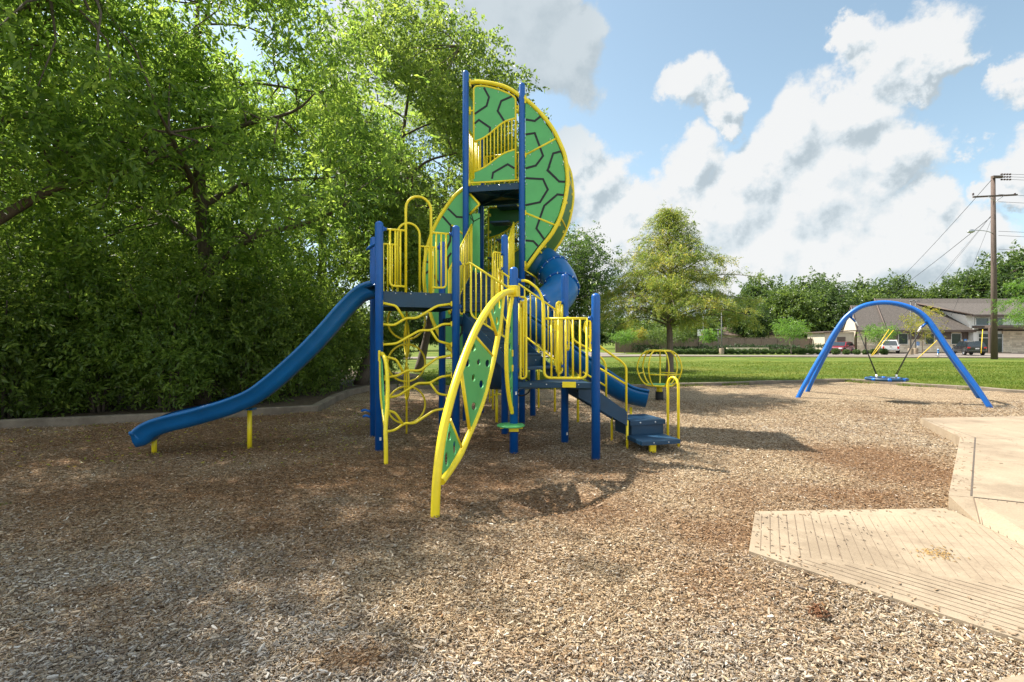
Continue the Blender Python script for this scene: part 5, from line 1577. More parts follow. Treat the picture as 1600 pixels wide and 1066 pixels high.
# tree to the right behind the tower
tD = make_tree('oak_tree', 14, 9, (0, 0, 5.0), (3.9, 3.4, 3.9), 620, 8, 8, .5, .17, .45, .25, M['leaf_deep'], .2, .36,
               'dark green bushy tree showing behind the tube slide right of the tower', 'tree', None, loc=(3.0, 31.5, 0), tw=90, spread=.42)
dup(tD, (-2.5, 38, 0), 2.0, 1.05, 'dark green tree farther back, seen between the tower posts')

# understorey shrubs
GS = 'shrubs at the edge of the woods'
def make_shrub(name, seed, r, n, size, mat, label, loc):
    rg = np.random.default_rng(seed); root = empty(name, loc, 0, label, 'shrub', GS)
    pts = crown_points(rg, n, (0, 0, r[2]*.95), r, void=.27, seed=seed, shell=.5, vs=1.1)
    outd = unit((pts-np.array([0, 0, r[2]*.5]))/np.array(r)); tone = np.clip(.35+.14*rg.normal(0, 1, n), 0, 1)
    leaves_mesh('foliage', rg, pts, outd, tone, 7, 8, .34, size, .42, .25, mat, root, .24)
    b = MB()
    for k in range(9):
        a = k*.7; e = Vector((math.cos(a)*r[0]*.6, math.sin(a)*r[1]*.6, r[2]*1.5)); b.tube(catmull([Vector((math.cos(a)*.12, math.sin(a)*.12, -.1)), e*.45+Vector((0, 0, .3)), e], 4), list(np.linspace(.038, .010, 9)), 6)
    b.build('stem', M['bark'], root); return root
sA_ = make_shrub('privet_shrub', 21, (1.45, 1.35, 2.1), 380, .12, M['leaf_dark'], 'dense dark shrub behind the curb at the lower end of the blue slide', (-8.55, 12.3, 0))
sB_ = make_shrub('privet_shrub', 22, (1.3, 1.3, 1.7), 300, .125, M['leaf_b'], 'rounded green shrub at the left frame edge behind the curb', (-11.2, 10.9, 0))
for src, loc, rz, sc_, lab in [
    (sA_, (-10.0, 12.0, 0), 1.2, (1, 1, .95), 'dark shrub beside the one at the frame edge'),
    (sB_, (-7.4, 13.9, 0), 2.2, (1, 1, 1.15), 'green shrub under the middle of the curving slide'),
    (sA_, (-6.9, 15.6, 0), 3.0, (.95, .95, 1.0), 'dark shrub below the upper half of the slide'),
    (sB_, (-6.5, 17.4, 0), 4.0, (1, 1, 1.1), 'shrub at the bend where the curb turns away from the camera'),
    (sA_, (-7.6, 19.4, 0), .6, (1.2, 1.2, 1.2), 'tall dark shrub behind the curb bend, beside the oak trunk'),
    (sB_, (-5.7, 21.5, 0), 5.0, (.85, .85, .9), 'small shrub at the right end of the undergrowth by the left deck posts'),
    (sA_, (-9.2, 14.6, 0), 1.9, (1.25, 1.25, 1.25), 'tall shrub in the second row behind the end of the slide'),
    (sA_, (-12.0, 13.2, 0), 2.7, (1.3, 1.3, 1.35), 'tall dark shrub in the second row near the left edge'),
    (sB_, (-13.4, 11.4, 0), 3.4, (1.2, 1.2, 1.3), 'shrub outermost on the left behind the curb'),
    (sA_, (-9.3, 17.4, 0), 4.4, (1.4, 1.4, 1.4), 'tall shrub in the third row under the overhanging tree'),
    (sA_, (-10.5, 21.0, 0), 5.5, (1.6, 1.6, 1.5), 'large dark shrub deep under the trees'),
    (sB_, (-14.0, 16.0, 0), 6.1, (1.7, 1.7, 1.6), 'wide shrub deep in the shade at the left')]:
    dup(src, loc, rz, sc_, lab, GS)

# --- bald cypress beside the spinner
def make_cypress(name, seed, h, rmax, n, mat, label, loc, zlow=2.3, size=.10):
    rg = np.random.default_rng(seed); root = empty(name, loc, 0, label, 'tree')
    b = MB(); tr_ = [Vector((0, 0, -.1)), Vector((.02, 0, .5)), Vector((.03, .02, 1.6)), Vector((.0, .03, 3.0)), Vector((.05, 0, h*.62)), Vector((.0, .03, h*.85)), Vector((.03, 0, h*.985))]
    b.tube(catmull(tr_, 4), list(np.interp(np.linspace(0, 6, 25), range(7), [.24, .175, .145, .12, .075, .035, .012])), 12)
    cen = []; od = []
    nb = 96
    for k in range(nb):
        t = (k+.5)/nb; z0 = zlow*.92+(h*.97-zlow*.92)*t**1.05
        prof = float(np.interp(t, [0, .12, .28, .42, .55, .70, .85, 1.0], [.86, 1.0, .92, .66, .46, .32, .20, .05]))
        L = rmax*prof*rg.uniform(.60, 1.14); a = k*2.399+rg.uniform(-.3, .3)
        rise = .22+.45*t; dv = Vector((math.cos(a), math.sin(a), 0))
        s_ = Vector((0, 0, z0)); e = s_+dv*L+Vector((0, 0, L*rise-.22*L*(1-t)))
        m_ = s_.lerp(e, .5)+Vector((0, 0, .14*L)); P_ = catmull([s_, m_, e], 5); b.tube(P_, list(np.linspace(.036*(1-t)+.012, .006, len(P_))), 6, cap=False)
        m = max(6, int(n/nb*(.25+1.3*prof*(.6+prof))))
        for j in range(m):
            q = rg.uniform(.18, 1.02)**.8; p = P_[min(len(P_)-1, int(q*(len(P_)-1)))]
            sp_ = rg.normal(0, .12+.30*q*min(1, L/1.8)); sv = Vector((-dv.y, dv.x, 0))
            cen.append((p.x+sv.x*sp_+rg.normal(0, .05), p.y+sv.y*sp_, p.z+rg.normal(0, .06)-.03)); od.append((dv.x, dv.y, .05+.4*t))
    cen = np.array(cen); od = unit(np.array(od)); tone = np.clip(.42+.25*rg.normal(0, 1, len(cen)), 0, 1)
    leaves_mesh('crown', rg, cen, od, tone, 5, 13, .36, size, .27, .50, mat, root, .13)
    b.build('trunk', M['bark_pale'], root); return root
make_cypress('cypress_tree', 31, 7.95, 3.95, 1350, M['leaf_cyp'], 'feathery yellow green cypress standing alone on the lawn behind the globe spinner', (7.3, 23.0, 0), 2.55)
make_cypress('cypress_tree', 32, 8.4, 3.6, 1500, M['leaf_young'], 'feathery bright green tree whose branch tips poke in at the right frame edge', (26.9, 22.6, 0), 2.6)

# --- far tree line
tF = make_tree('far_tree', 41, 12, (0, 0, 7.2), (5.6, 5.0, 5.9), 420, 8, 7, .9, .42, .6, .15, M['leaf_far'], .30, .34, 'x', 'tree', None, loc=(0, 0, 0), tw=30, spread=.7, vs=.5)
tG = make_tree('far_tree', 42, 12, (0, 0, 6.6), (6.2, 5.5, 5.4), 420, 8, 7, .9, .42, .6, .15, M['leaf_far2'], .30, .36, 'x', 'tree', None, loc=(0, 0, 0), tw=30, spread=.7, vs=.5)
r1 = random.Random(12)
first = {id(tF): True, id(tG): True}
def place_far(src, x, y, s, lab, grp, sz_=None):
    sc_ = (s, s, sz_ if sz_ else s)
    if first[id(src)]:
        first[id(src)] = False; src.location = (x, y, 0); src.scale = sc_; src['label'] = lab; src['group'] = grp; return
    dup(src, (x, y, 0), r1.uniform(0, 6.28), sc_, lab, grp)
# pixel x, distance, top y -> height
def hz(px, Y, ty): return (px-800)/F*Y, EYE+(533-ty)/F*Y
L1 = ('tree in the dark woodland line behind the stone building', 'trees behind the stone building')
L2 = ('tree in the woodland line behind the long brown fence', 'trees behind the brown fence')
L3 = ('distant tree seen low between the play structure posts', 'distant trees behind the play structure')
for px, Y, ty, k, (lab, grp) in [
    (1195,100,440,0,L2),(1228,92,446,1,L2),(1262,104,437,0,L2),(1300,96,447,0,L2),(1170,88,470,0,L2),(1345,112,446,0,L2),
    (1345,99,452,1,L1),(1385,112,440,0,L1),(1425,106,450,1,L1),(1462,112,448,1,L1),(1500,102,438,0,L1),(1540,98,430,0,L1),(1580,90,402,0,L1),(1625,92,398,0,L1),(1675,94,405,1,L1),(1730,98,410,0,L1),
    (1090,90,492,1,L2),(1130,96,480,0,L2),(1050,98,486,0,L2),(1010,92,498,1,L2),(975,104,494,0,L2),(935,112,488,0,L2),
    (890,108,500,1,L3),(850,98,505,0,L3),(800,95,500,0,L3),(745,90,492,1,L3),(700,98,490,0,L3),(655,88,480,0,L3),(600,84,470,1,L3),(540,82,465,0,L3),(470,84,470,1,L3),(400,88,460,0,L3),(320,86,462,1,L3),(230,84,465,0,L3),(120,84,470,1,L3),(10,88,465,0,L3)]:
    x, h = hz(px, Y, ty); s = h/12.4; w = max(s, .72)
    place_far((tF, tG)[k], x, Y, w, lab, grp, s)

# --- small planted trees along the far side of the road
GY = 'young trees planted along the road'
def young(seed, px, base_y, top_y, low_y, hw, mat, label, dist=None, n=90):
    Y = dist or EYE*F/(base_y-533); sc_ = Y/F
    H = (base_y-top_y)*sc_; zl = (base_y-low_y)*sc_; r = hw*sc_; cz = (H+zl)/2; rz_ = (H-zl)/2
    return make_tree('young_tree', seed, H, (0, 0, cz), (r, r, rz_), n, 7, 7, .35*r/1.3+.1, .16, .5, .15, mat, .06, .30, label, 'tree', GY, loc=((px-800)/F*Y, Y, -.03), tw=20, spread=.18*r, limbs=6, bark='bark_pale', vs=1.2)
young(51, 1236, 555.5, 497, 534, 25, M['leaf_young'], 'round bright green young tree in front of the fence, left of the swing arch', 64)
young(52, 1372, 556, 510, 535, 22, M['leaf_young'], 'small spreading young tree before the stone wall, between the red car and the white pickup', 62, 70)
young(53, 1441, 556, 476, 533, 25, M['leaf_yel'], 'thin yellowing tree in front of the office windows', 60, 55)
young(54, 1114, 553, 510, 534, 15, M['leaf_young'], 'young tree beside the basketball hoop', 66, 70)
young(55, 976, 550, 514, 535, 19, M['leaf_young'], 'young tree at the left end of the brown fence', 72)
young(56, 1000, 550, 512, 533, 13, M['leaf_yel'], 'pale spindly young tree second from the left end of the fence', 73, 45)
young(57, 1031, 550, 508, 536, 22, M['leaf_far2'], 'darker young tree left of the cypress trunk', 71)
young(58, 1068, 551, 503, 535, 17, M['leaf_far2'], 'young tree showing just right of the cypress trunk', 72)

# --- clipped ball shrubs
rg = np.random.default_rng(61)
u = unit(rg.normal(0, 1, (520, 3))); pts = u*np.array([.33, .33, .27])*(rg.random((520, 1))**.3)+np.array([0, 0, .30])
ball = leaves_mesh('ball_shrub', rg, pts, u, np.clip(.4+.2*rg.normal(0, 1, 520), 0, 1), 1, 5, .09, .08, .6, .1, M['leaf_ball'], None, .02)
tag(ball, 'clipped round dark green ball shrub in the row along the far side of the road', 'shrub', 'ball shrubs along the road')
pxs = [1012,1021.5,1026,1032,1039,1055,1063,1072,1079,1086,1094,1101,1110,1118,1134,1142.5,1153.5,1163.5,1174.5,1184.5,1195,1206,1217,1184+0,1195.2,1205.5,1218,1228.5,1238,1247.7,1255.5,1267.4,1278.4]
pxs = [1012,1021.5,1031,1039,1055,1063,1072,1079,1086,1094,1101,1110,1118,1134,1142.5,1153.5,1163.5,1174.5,1184.5,1195,1206,1218,1228.5,1238,1247.7,1255.5,1267.4,1278.4,1306,1322.5,1338.5,1352.5,1365.5,1381]
for i, px in enumerate(pxs):
    Y = 64.5 if px < 1290 else 62.5
    x = (px-800)/F*Y; s_ = r1.uniform(1.05, 1.3)
    lab = 'clipped ball shrub in the row between the road and the brown fence'
    if 1150 < px < 1219: lab = 'clipped ball shrub in the row right in front of the low stone wall'
    elif 1219 < px < 1300: lab = 'clipped ball shrub in the row between the stone wall and the swing arch'
    elif 1300 < px < 1330: lab = 'clipped ball shrub in front of the dark red car'
    elif 1330 < px < 1375: lab = 'clipped ball shrub between the red car and the white pickup'
    if i == 0: lab = 'leftmost clipped ball shrub of the row along the road'
    if i == len(pxs)-1: lab = 'last clipped ball shrub of the row, just left of the white pickup'
    if i == 0: ball.location = (x, Y, -.03); ball.scale = (s_,)*3; ball['label'] = lab
    else: dup(ball, (x, Y, -.03), r1.uniform(0, 6), s_, lab)
# dark hedges before the fence
def hedge(x0, x1, y, h, label, seed):
    rg = np.random.default_rng(seed); n = int((x1-x0)*60)
    p = np.stack([rg.uniform(x0, x1, n), y+rg.uniform(-.5, .5, n), rg.random(n)**.6*h*(1+.12*np.sin(rg.uniform(x0, x1, n)*0+0))], 1)
    p[:, 2] *= .9+.2*vnoise(p[:, 0], p[:, 1]*0, 1.1, seed)
    od = unit(np.stack([np.zeros(n), np.full(n, -.6), np.full(n, .6)], 1)+rg.normal(0, .4, (n, 3)))
    o = leaves_mesh('hedge', rg, p, od, np.clip(.35+.2*rg.normal(0, 1, n), 0, 1), 1, 7, .22, .17, .55, .1, M['leaf_box'], None, .08)
    tag(o, label, 'hedge', kind=None); return o
hedge(27.0, 41.5, 71.5, 1.05, 'long dark clipped hedge in front of the fence, behind the low stone wall', 71)
hedge(22.5, 27.0, 71.5, .8, 'short dark hedge behind the cypress trunk', 72)
hedge(17.5, 21.5, 72.0, 1.0, 'dark hedge clump at the left end of the fence', 73)
hedge(42.2, 45.2, 71.0, 1.25, 'dark hedge clump at the right end of the fence beside the shed', 74)

# ------------------------------------------------------------------ fence, walls, masts
fe = empty('board_fence', (0, 0, 0), 0, 'long brown vertical board privacy fence behind the hedges', 'fence')
b = MB(); x = 15.6; rr = random.Random(5)
while x < 45.4:
    h = 2.16+.05*math.sin(x*.8)+rr.uniform(-.015, .015); b.box((x+.07, 75+rr.uniform(-.008, .008), h/2-.02), (.136, .022, h)); x += .142
for z in (.35, 1.2, 1.95): b.box((30.5, 75.04, z), (29.8, .04, .09))
b.build('board_panel', M['fence'], fe)
for k in range(13):
    b = MB(); b.box((15.7+k*2.45, 74.95, 1.1), (.11, .11, 2.3), bev=.01); b.build('fence_post', M['fence'], fe)
b = MB(); b.box((30.5, 74.97, 2.2), (29.9, .10, .04)); b.build('cap_rail', M['fence'], fe)
b = MB(); b.box((31.8, 67.0, .40), (5.6, .35, .80)); tag(b.build('stone_wall', M['stone']), 'low tan stone garden wall behind the ball shrubs', 'wall')
# basketball hoop
bh = empty('basketball_hoop', (27.5, 73.3, 0), 0, 'basketball hoop with white backboard rising above the fence', 'basketball hoop')
b = MB(); b.tube([(0, 0, 0), (0, 0, 2.6), (.25, -.35, 3.1)], .07, 10); b.build('pole', M['rubber'], bh)
b = MB(); b.box((.55, -.35, 2.9), (1.5, .05, .95), bev=.01); b.build('backboard', M['white'], bh)
b = MB(); b.box((.55, -.385, 2.85), (.45, .02, .32)); b.tube([(.55+.22*math.cos(t*.52), -.64+.22*math.sin(t*.52), 2.62) for t in range(12)], .02, 6, closed=True); b.build('rim', M['orange'], bh)
# flag / light masts with concrete feet
def mast(px, Y, h, r, label, foot=True, arm=False, cat='light pole'):
    x = (px-800)/F*Y; e = empty('light_pole', (x, Y, 0), 0, label, cat)
    b = MB(); b.tube([(0, 0, 0), (0, 0, h)], [r, r*.7], 12); b.build('pole', M['mast'], e)
    if foot: b = MB(); b.lathe((0, 0, 0), [(.30, -.05), (.30, .72), (.27, .76), (0, .76)], 16); b.build('footing', M['concrete'], e)
    b = MB(); b.box((0, -.2, h), (.3, .6, .12), bev=.03); b.build('lamp_head', M['mast'], e)
mast(1127.5, 64, 5.6, .085, 'grey metal light pole on a concrete footing in front of the fence')
mast(1099, 68, 5.4, .06, 'thinner grey pole left of the pole with the concrete footing', foot=False)
mast(1423, 63, 6.8, .09, 'dark grey light pole on a concrete footing between the pickup and the office windows')
mast(1430.5, 66, 7.0, .06, 'thin second light pole immediately right of the pole by the pickup', foot=True)
mast(1122, 65, 3.2, .05, 'short thin grey post beside the larger grey pole', foot=False, cat='post')

# utility pole
up_ = empty('utility_pole', (45.9, 47.2, 0), 0, 'tall brown wooden utility pole with crossarm and street lamp at the right', 'utility pole')
b = MB(); b.tube([(0, 0, -.2), (-.05, 0, 8), (-.12, 0, 17.4)], [.26, .215, .165], 16); b.build('pole', M['pole'], up_)
b = MB(); b.box((-.12, -.2, 15.45), (4.2, .12, .14), rot=Matrix.Rotation(-.05, 3, 'Y')); b.box((.1, -.2, 17.25), (.9, .2, .22)); b.build('crossarm', M['pole'], up_)
b = MB()
for s in (-1, 1): b.tube([(-.12, -.24, 14.9), (-.12+s*.75, -.26, 15.42)], .025, 6)
b.build('arm_brace', M['steel'], up_)
for x_ in (-2.1, 1.85): 
    b = MB(); b.lathe((x_-.1, -.2, 15.5-x_*.05*-1*0), [(0, 0), (.06, 0), (.09, .06), (.05, .1), (.09, .15), (.05, .22), (0, .24)], 10); b.build('insulator', M['ins'], up_)
b = MB()
for k, z in enumerate((17.5, 17.25, 17.0)):
    for j in range(4): b.lathe((.45+j*.26, -.2, z), [(0, 0), (.085, .02), (.05, .07), (.085, .10), (0, .14)], 8, axis=(1, 0, 0))
    b.tube([(.35, -.2, z), (1.5, -.2, z)], .02, 6)
b.build('insulator', M['ins'], up_)
b = MB(); b.tube(catmull([(0, 0, 11.9), (-.9, -.2, 12.1), (-1.9, -.4, 12.15), (-2.35, -.5, 12.1)], 5), .035, 8); b.build('lamp_arm', M['steel'], up_)
b = MB(); b.lathe((-2.75, -.58, 12.02), [(0, -.42), (.10, -.38), (.17, -.15), (.18, .1), (.12, .32), (0, .42)], 14, axis=(1, .2, .12)); b.build('lamp_head', M['steel'], up_)
def wire(name, p, q, sag, r, label, grp=None):
    p = Vector(p); q = Vector(q); b = MB()
    b.tube([p.lerp(q, t/16)-Vector((0, 0, sag*4*(t/16)*(1-t/16))) for t in range(17)], r, 5)
    tag(b.build(name, M['rubber']), label, 'wire', grp)
UP = Vector((45.9, 47.2, 0))
wire('power_line', UP+Vector((-.3, 0, 17.0)), (90, 130, 8.0), 1.2, .022, 'power line descending leftwards from the top of the utility pole')
wire('power_line', UP+Vector((-.2, 0, 13.6)), (90, 135, 6.5), 1.0, .026, 'lower line descending leftwards from the middle of the utility pole')
for z, sg_ in ((17.5, .2), (17.25, .2), (17.0, .25), (15.6, .3), (14.9, .3), (12.1, .25), (11.7, .3), (10.4, .2), (7.7, .2)):
    wire('power_line', UP+Vector((.2 if z < 16 else 1.5, -.2, z)), (92, 42+z*.2, z+.3), sg_*3, .016, 'thin dark line running from the utility pole out of the right edge', 'lines to the right of the utility pole')
# yellow guy-wire guards
for (a_, c_, Y, lab) in (((1361.5, 556), (1389, 515), 50.5, 'long yellow guy wire guard leaning right, left one of the close pair'),
                         ((1363.5, 556), (1396, 516), 51.5, 'long yellow guy wire guard leaning right, right one of the close pair'),
                         ((1433, 561), (1471, 526), 47.0, 'yellow guy wire guard leaning towards the swing arch, below the office windows'),
                         ((1533, 552), (1535.5, 515), 55.0, 'upright yellow guard tube in front of the black car')):
    p = W(*a_, Y); q = W(*c_, Y+1.5); p.z = max(p.z, -.03); b = MB(); b.tube([p, q], .034, 8); tag(b.build('guy_guard', M['guy_yellow']), lab, 'guy guard')
    if 'upright' not in lab:
        wire('guy_wire', q, q.lerp(UP+Vector((0, 0, 14)), .98), .3, .012, 'thin steel guy wire above the '+lab.split(' guard')[0].replace('long ', '')+' guard'+(' of the left' if 'left one' in lab else ' of the right' if 'right one' in lab else ' by the windows'))
# small blue utility marker
b = MB(); p = W(1466, 558, 50.5)
b.tube([(p.x-.06, p.y, -.03), (p.x-.06, p.y, .45)], .03, 8); b.tube([(p.x+.06, p.y, -.03), (p.x+.06, p.y, .45)], .03, 8)
b.tube([(p.x, p.y, .42), (p.x, p.y, .62)], .085, 12, 1); b.tube([(p.x, p.y, .66), (p.x, p.y, .86)], .085, 12, 1); b.tube([(p.x, p.y, .5), (p.x, p.y, .9)], .05, 12, 0)
tag(b.build('hydrant_marker', [M['steel'], M['sign_blue']]), 'small blue topped standpipe at the kerb below the office', 'standpipe')
for px, py, lab in ((1434, 537, 'small blue parking sign on the stone wall behind the yellowing tree'), (1508, 533, 'small blue parking sign right of the last office window')):
    e = empty('parking_sign', (*W(px, py, 70)[:2], 0), 0, lab, 'sign'); z = W(px, py, 70).z
    b = MB(); b.tube([(0, 0, -.03), (0, 0, z)], .03, 8); b.build('pole', M['steel'], e)
    b = MB(); b.box((0, -.05, z), (.42, .02, .55)); b.build('plate', M['sign_blue'], e)
    b = MB(); b.lathe((-.01, -.065, z+.14), [(0, 0), (.04, 0), (.04, .01), (0, .01)], 10, axis=(0, -1, 0))
    b.tube([(-.02, -.065, z+.08), (-.02, -.065, z-.04), (.09, -.065, z-.05), (.12, -.065, z-.15)], .016, 6)
    b.tube([(-.02+.12*math.cos(t), -.065, z-.07+.12*math.sin(t)) for t in [2+k*.45 for k in range(9)]], .014, 6); b.build('wheelchair_mark', M['white'], e)
# farther parked vehicles / house glimpsed through
hs = empty('distant_house', (10.5, 112, 0), 0, 'small pale house with a dark roof glimpsed far down the side road', 'house')
b = MB(); b.box((0, 0, 1.5), (14, 8, 3.0)); b.build('wall', M['beige'], hs)
b = MB(); b.add([(-7.5, -4.6, 2.9), (7.5, -4.6, 2.9), (7.5, 4.6, 2.9), (-7.5, 4.6, 2.9), (-5, 0, 5), (5, 0, 5)], [(0, 1, 5, 4), (1, 2, 5), (2, 3, 4, 5), (3, 0, 4), (0, 3, 2, 1)]); b.build('roof', M['shingle'], hs)
for x_ in (-4, 3.5): b = MB(); b.box((x_, -4.03, 1.6), (1.6, .08, 1.2)); b.build('window', M['window'], hs)
hs = empty('distant_house', (41, 92, 0), 0, 'low grey roofed house just showing over the fence', 'house')
b = MB(); b.box((0, 0, 1.4), (16, 9, 2.8)); b.build('wall', M['beige'], hs)
b = MB(); b.add([(-9, -5.2, 2.7), (9, -5.2, 2.7), (9, 5.2, 2.7), (-9, 5.2, 2.7), (-6, 0, 4.2), (6, 0, 4.2)], [(0, 1, 5, 4), (1, 2, 5), (2, 3, 4, 5), (3, 0, 4), (0, 3, 2, 1)]); b.build('roof', M['brown_trim'], hs)

# ------------------------------------------------------------------ office building
of = empty('office_building', (0, 0, 0), 0, 'single storey limestone office with steep brown shingle roofs and a glazed entrance', 'building')
YB = 72.0
def bx(px, py=533, Y=YB): w = W(px, py, Y); return w.x, w.z
b = MB()
prism(b, [(50.1, 72.0), (66.4, 72.0), (66.4, 85), (56.4, 85)], 3.45, -.05); b.box((77.2, 77.6, 1.7), (13.6, 13.0, 3.5)); b.build('wall', M['stone'], of)
b = MB(); b.box((73.5, 77.9, 4.55), (14.4, 13.4, 2.1)); b.box((68.6, 77.9, 1.6), (3.6, 13.2, 3.4)); b.box((66.5, 71.9, 1.75), (.7, 1.6, 3.5)); b.build('entrance_wall', M['white'], of)
for x0, x1 in ((57.4, 59.9), (61.4, 63.7), (65.2, 66.3), (54.6, 55.95)):        # brown siding between the windows
    b = MB(); b.box(((x0+x1)/2, 71.93, 2.55), (x1-x0, .08, 1.2)); b.build('siding_panel', M['brown_trim'], of)
def win(px0, px1, py0, py1, Y=71.95, mat='window', fr='white'):
    x0, z1_ = bx(px0, py0, Y); x1, z0_ = bx(px1, py1, Y); w = x1-x0; h = z1_-z0_
    b = MB(); t = .055
    for c, s in ((((x0+x1)/2, Y-.03, z1_), (w+2*t, .12, t)), (((x0+x1)/2, Y-.05, z0_), (w+2*t, .2, t)), ((x0, Y-.03, (z0_+z1_)/2), (t, .12, h)), ((x1, Y-.03, (z0_+z1_)/2), (t, .12, h))): b.box(c, s)
    f = b.build('window', M[fr], of)
    b = MB(); b.box(((x0+x1)/2, Y+.0, (z0_+z1_)/2), (w, .05, h)); b.build('pane', M[mat], f)
win(1403.5, 1418, 521.5, 538); win(1445, 1459, 521.5, 538); win(1486, 1501, 521.5, 538)
def roof(pts, faces, th=.18, name='roof', mat='shingle'):
    b = MB(); n = len(pts)
    vs = [Vector(p) for p in pts]+[Vector(p)-Vector((0, 0, th)) for p in pts]
    fs = list(faces)+[tuple(n+i for i in reversed(f)) for f in faces]
    ed = {}
    for f in faces:
        for i in range(len(f)):
            e = (f[i], f[(i+1) % len(f)]); ed[e] = 1
    for (a, c) in list(ed):
        if (c, a) not in ed: fs.append((a, c, n+c, n+a))
    b.add(vs, fs); return b.build(name, M[mat], of)
# left wing gable roof, main roof with hipped left end, right gable over the entrance
roof([(49.5, 71.2, 3.25), (57.5, 71.2, 3.25), (57.5, 77.5, 7.25), (52.9, 77.5, 7.25), (55.8, 84, 3.25), (60.5, 84, 3.25)], [(0, 1, 2, 3), (3, 2, 5, 4)])
roof([(53.6, 71.0, 3.3), (66.4, 71.0, 3.3), (80, 79, 8.45), (57.7, 79, 8.45), (62.0, 87, 3.3), (83.5, 87, 3.3), (66.4, 71.0, 3.3), (83.5, 71.0, 3.3)], [(0, 1, 2, 3), (3, 2, 5, 4), (0, 3, 4), (1, 7, 2), (7, 5, 2)], mat='shingle')
roof([(65.3, 70.2, 5.45), (85, 70.2, 5.45), (85, 77.5, 7.6), (63.2, 77.5, 7.6)], [(0, 1, 2, 3)])
b = MB(); b.add([(66.2, 71.4, 3.2), (67.0, 71.4, 3.2), (67.0, 71.4, 5.4), (65.2, 71.4, 5.4), (66.2, 78, 3.2), (65.2, 78, 6.9), (67, 78, 6.9), (67, 78, 3.2)], [(0, 1, 2, 3), (0, 3, 5, 4), (3, 2, 6, 5), (1, 7, 6, 2), (0, 4, 7, 1)]); b.build('gable_wall', M['white'], of)
b = MB(); b.box((59.95, 71.02, 3.13), (13.0, .12, .30)); b.box((75.0, 70.2, 5.28), (19.6, .14, .26)); b.tube([(65.2, 70.15, 5.4), (63.2, 77.4, 7.55)], .11, 6); b.tube([(53.6, 70.95, 3.3), (57.7, 78.95, 8.45)], .09, 6)
b.tube([(49.5, 71.1, 3.2), (52.9, 77.4, 7.2)], .10, 6); b.box((51.7, 71.1, 3.12), (4.4, .12, .22)); b.build('fascia', M['brown_trim'], of)
b = MB(); b.box((74.5, 69.8, 3.72), (16.5, 3.4, .34)); b.build('canopy', M['brown_trim'], of)
for x_ in (66.0,): b = MB(); b.box((x_, 68.5, 1.75), (.28, .28, 3.6), bev=.02); b.build('canopy_post', M['brown_trim'], of)
win(1524, 1544, 497, 508.5, 71.1, 'sky_window'); win(1549, 1566, 497, 508.5, 71.1, 'sky_window')
b = MB(); b.box((68.5, 71.15, 1.35), (3.6, .12, 2.7)); b.build('entrance_glazing', M['window'], of)
b = MB()
for x_ in (66.75, 68.3, 70.25): b.box((x_, 71.05, 1.35), (.10, .1, 2.7))
b.box((68.5, 71.05, 2.15), (3.5, .09, .09)); b.build('mullion', M['white'], of)
for x_ in (51.3, 65.5): b = MB(); b.box((x_, 71.9, 1.5), (.11, .11, 3.1)); b.build('downspout', M['brown_trim'], of)
# left gable end and shed
b = MB(); prism_pts = [(50.0, 72.1), (55.6, 83.5), (53.1, 77.6)]; b.add([(49.95, 72.0, 0), (55.7, 83.5, 0), (55.7, 83.5, 3.1), (53.1, 77.6, 7.1), (49.95, 72.0, 3.1), (50.3, 72.0, 0), (56.0, 83.5, 0), (56.0, 83.5, 3.1), (53.4, 77.6, 7.1), (50.3, 72.0, 3.1)], [(0, 1, 2, 3, 4), (9, 8, 7, 6, 5), (2, 7, 8, 3), (3, 8, 9, 4)])
b.build('gable_wall', M['beige'], of)
b = MB(); b.box((47.6, 74.2, 1.5), (4.3, 4.2, 3.0)); b.build('shed_wall', M['beige'], of)
b = MB(); b.box((47.5, 74.1, 3.08), (4.9, 4.8, .16), rot=Matrix.Rotation(-.05, 3, 'Y')); b.build('shed_roof', M['brown_trim'], of)
b = MB(); b.box((47.85, 72.07, 1.55), (1.2, .05, 1.5)); b.build('shed_door', M['brown_trim'], of)
b = MB(); b.box((60, 71.2, .03), (22, 1.4, .14)); tag(b.build('walkway', M['concrete']), kind='structure')

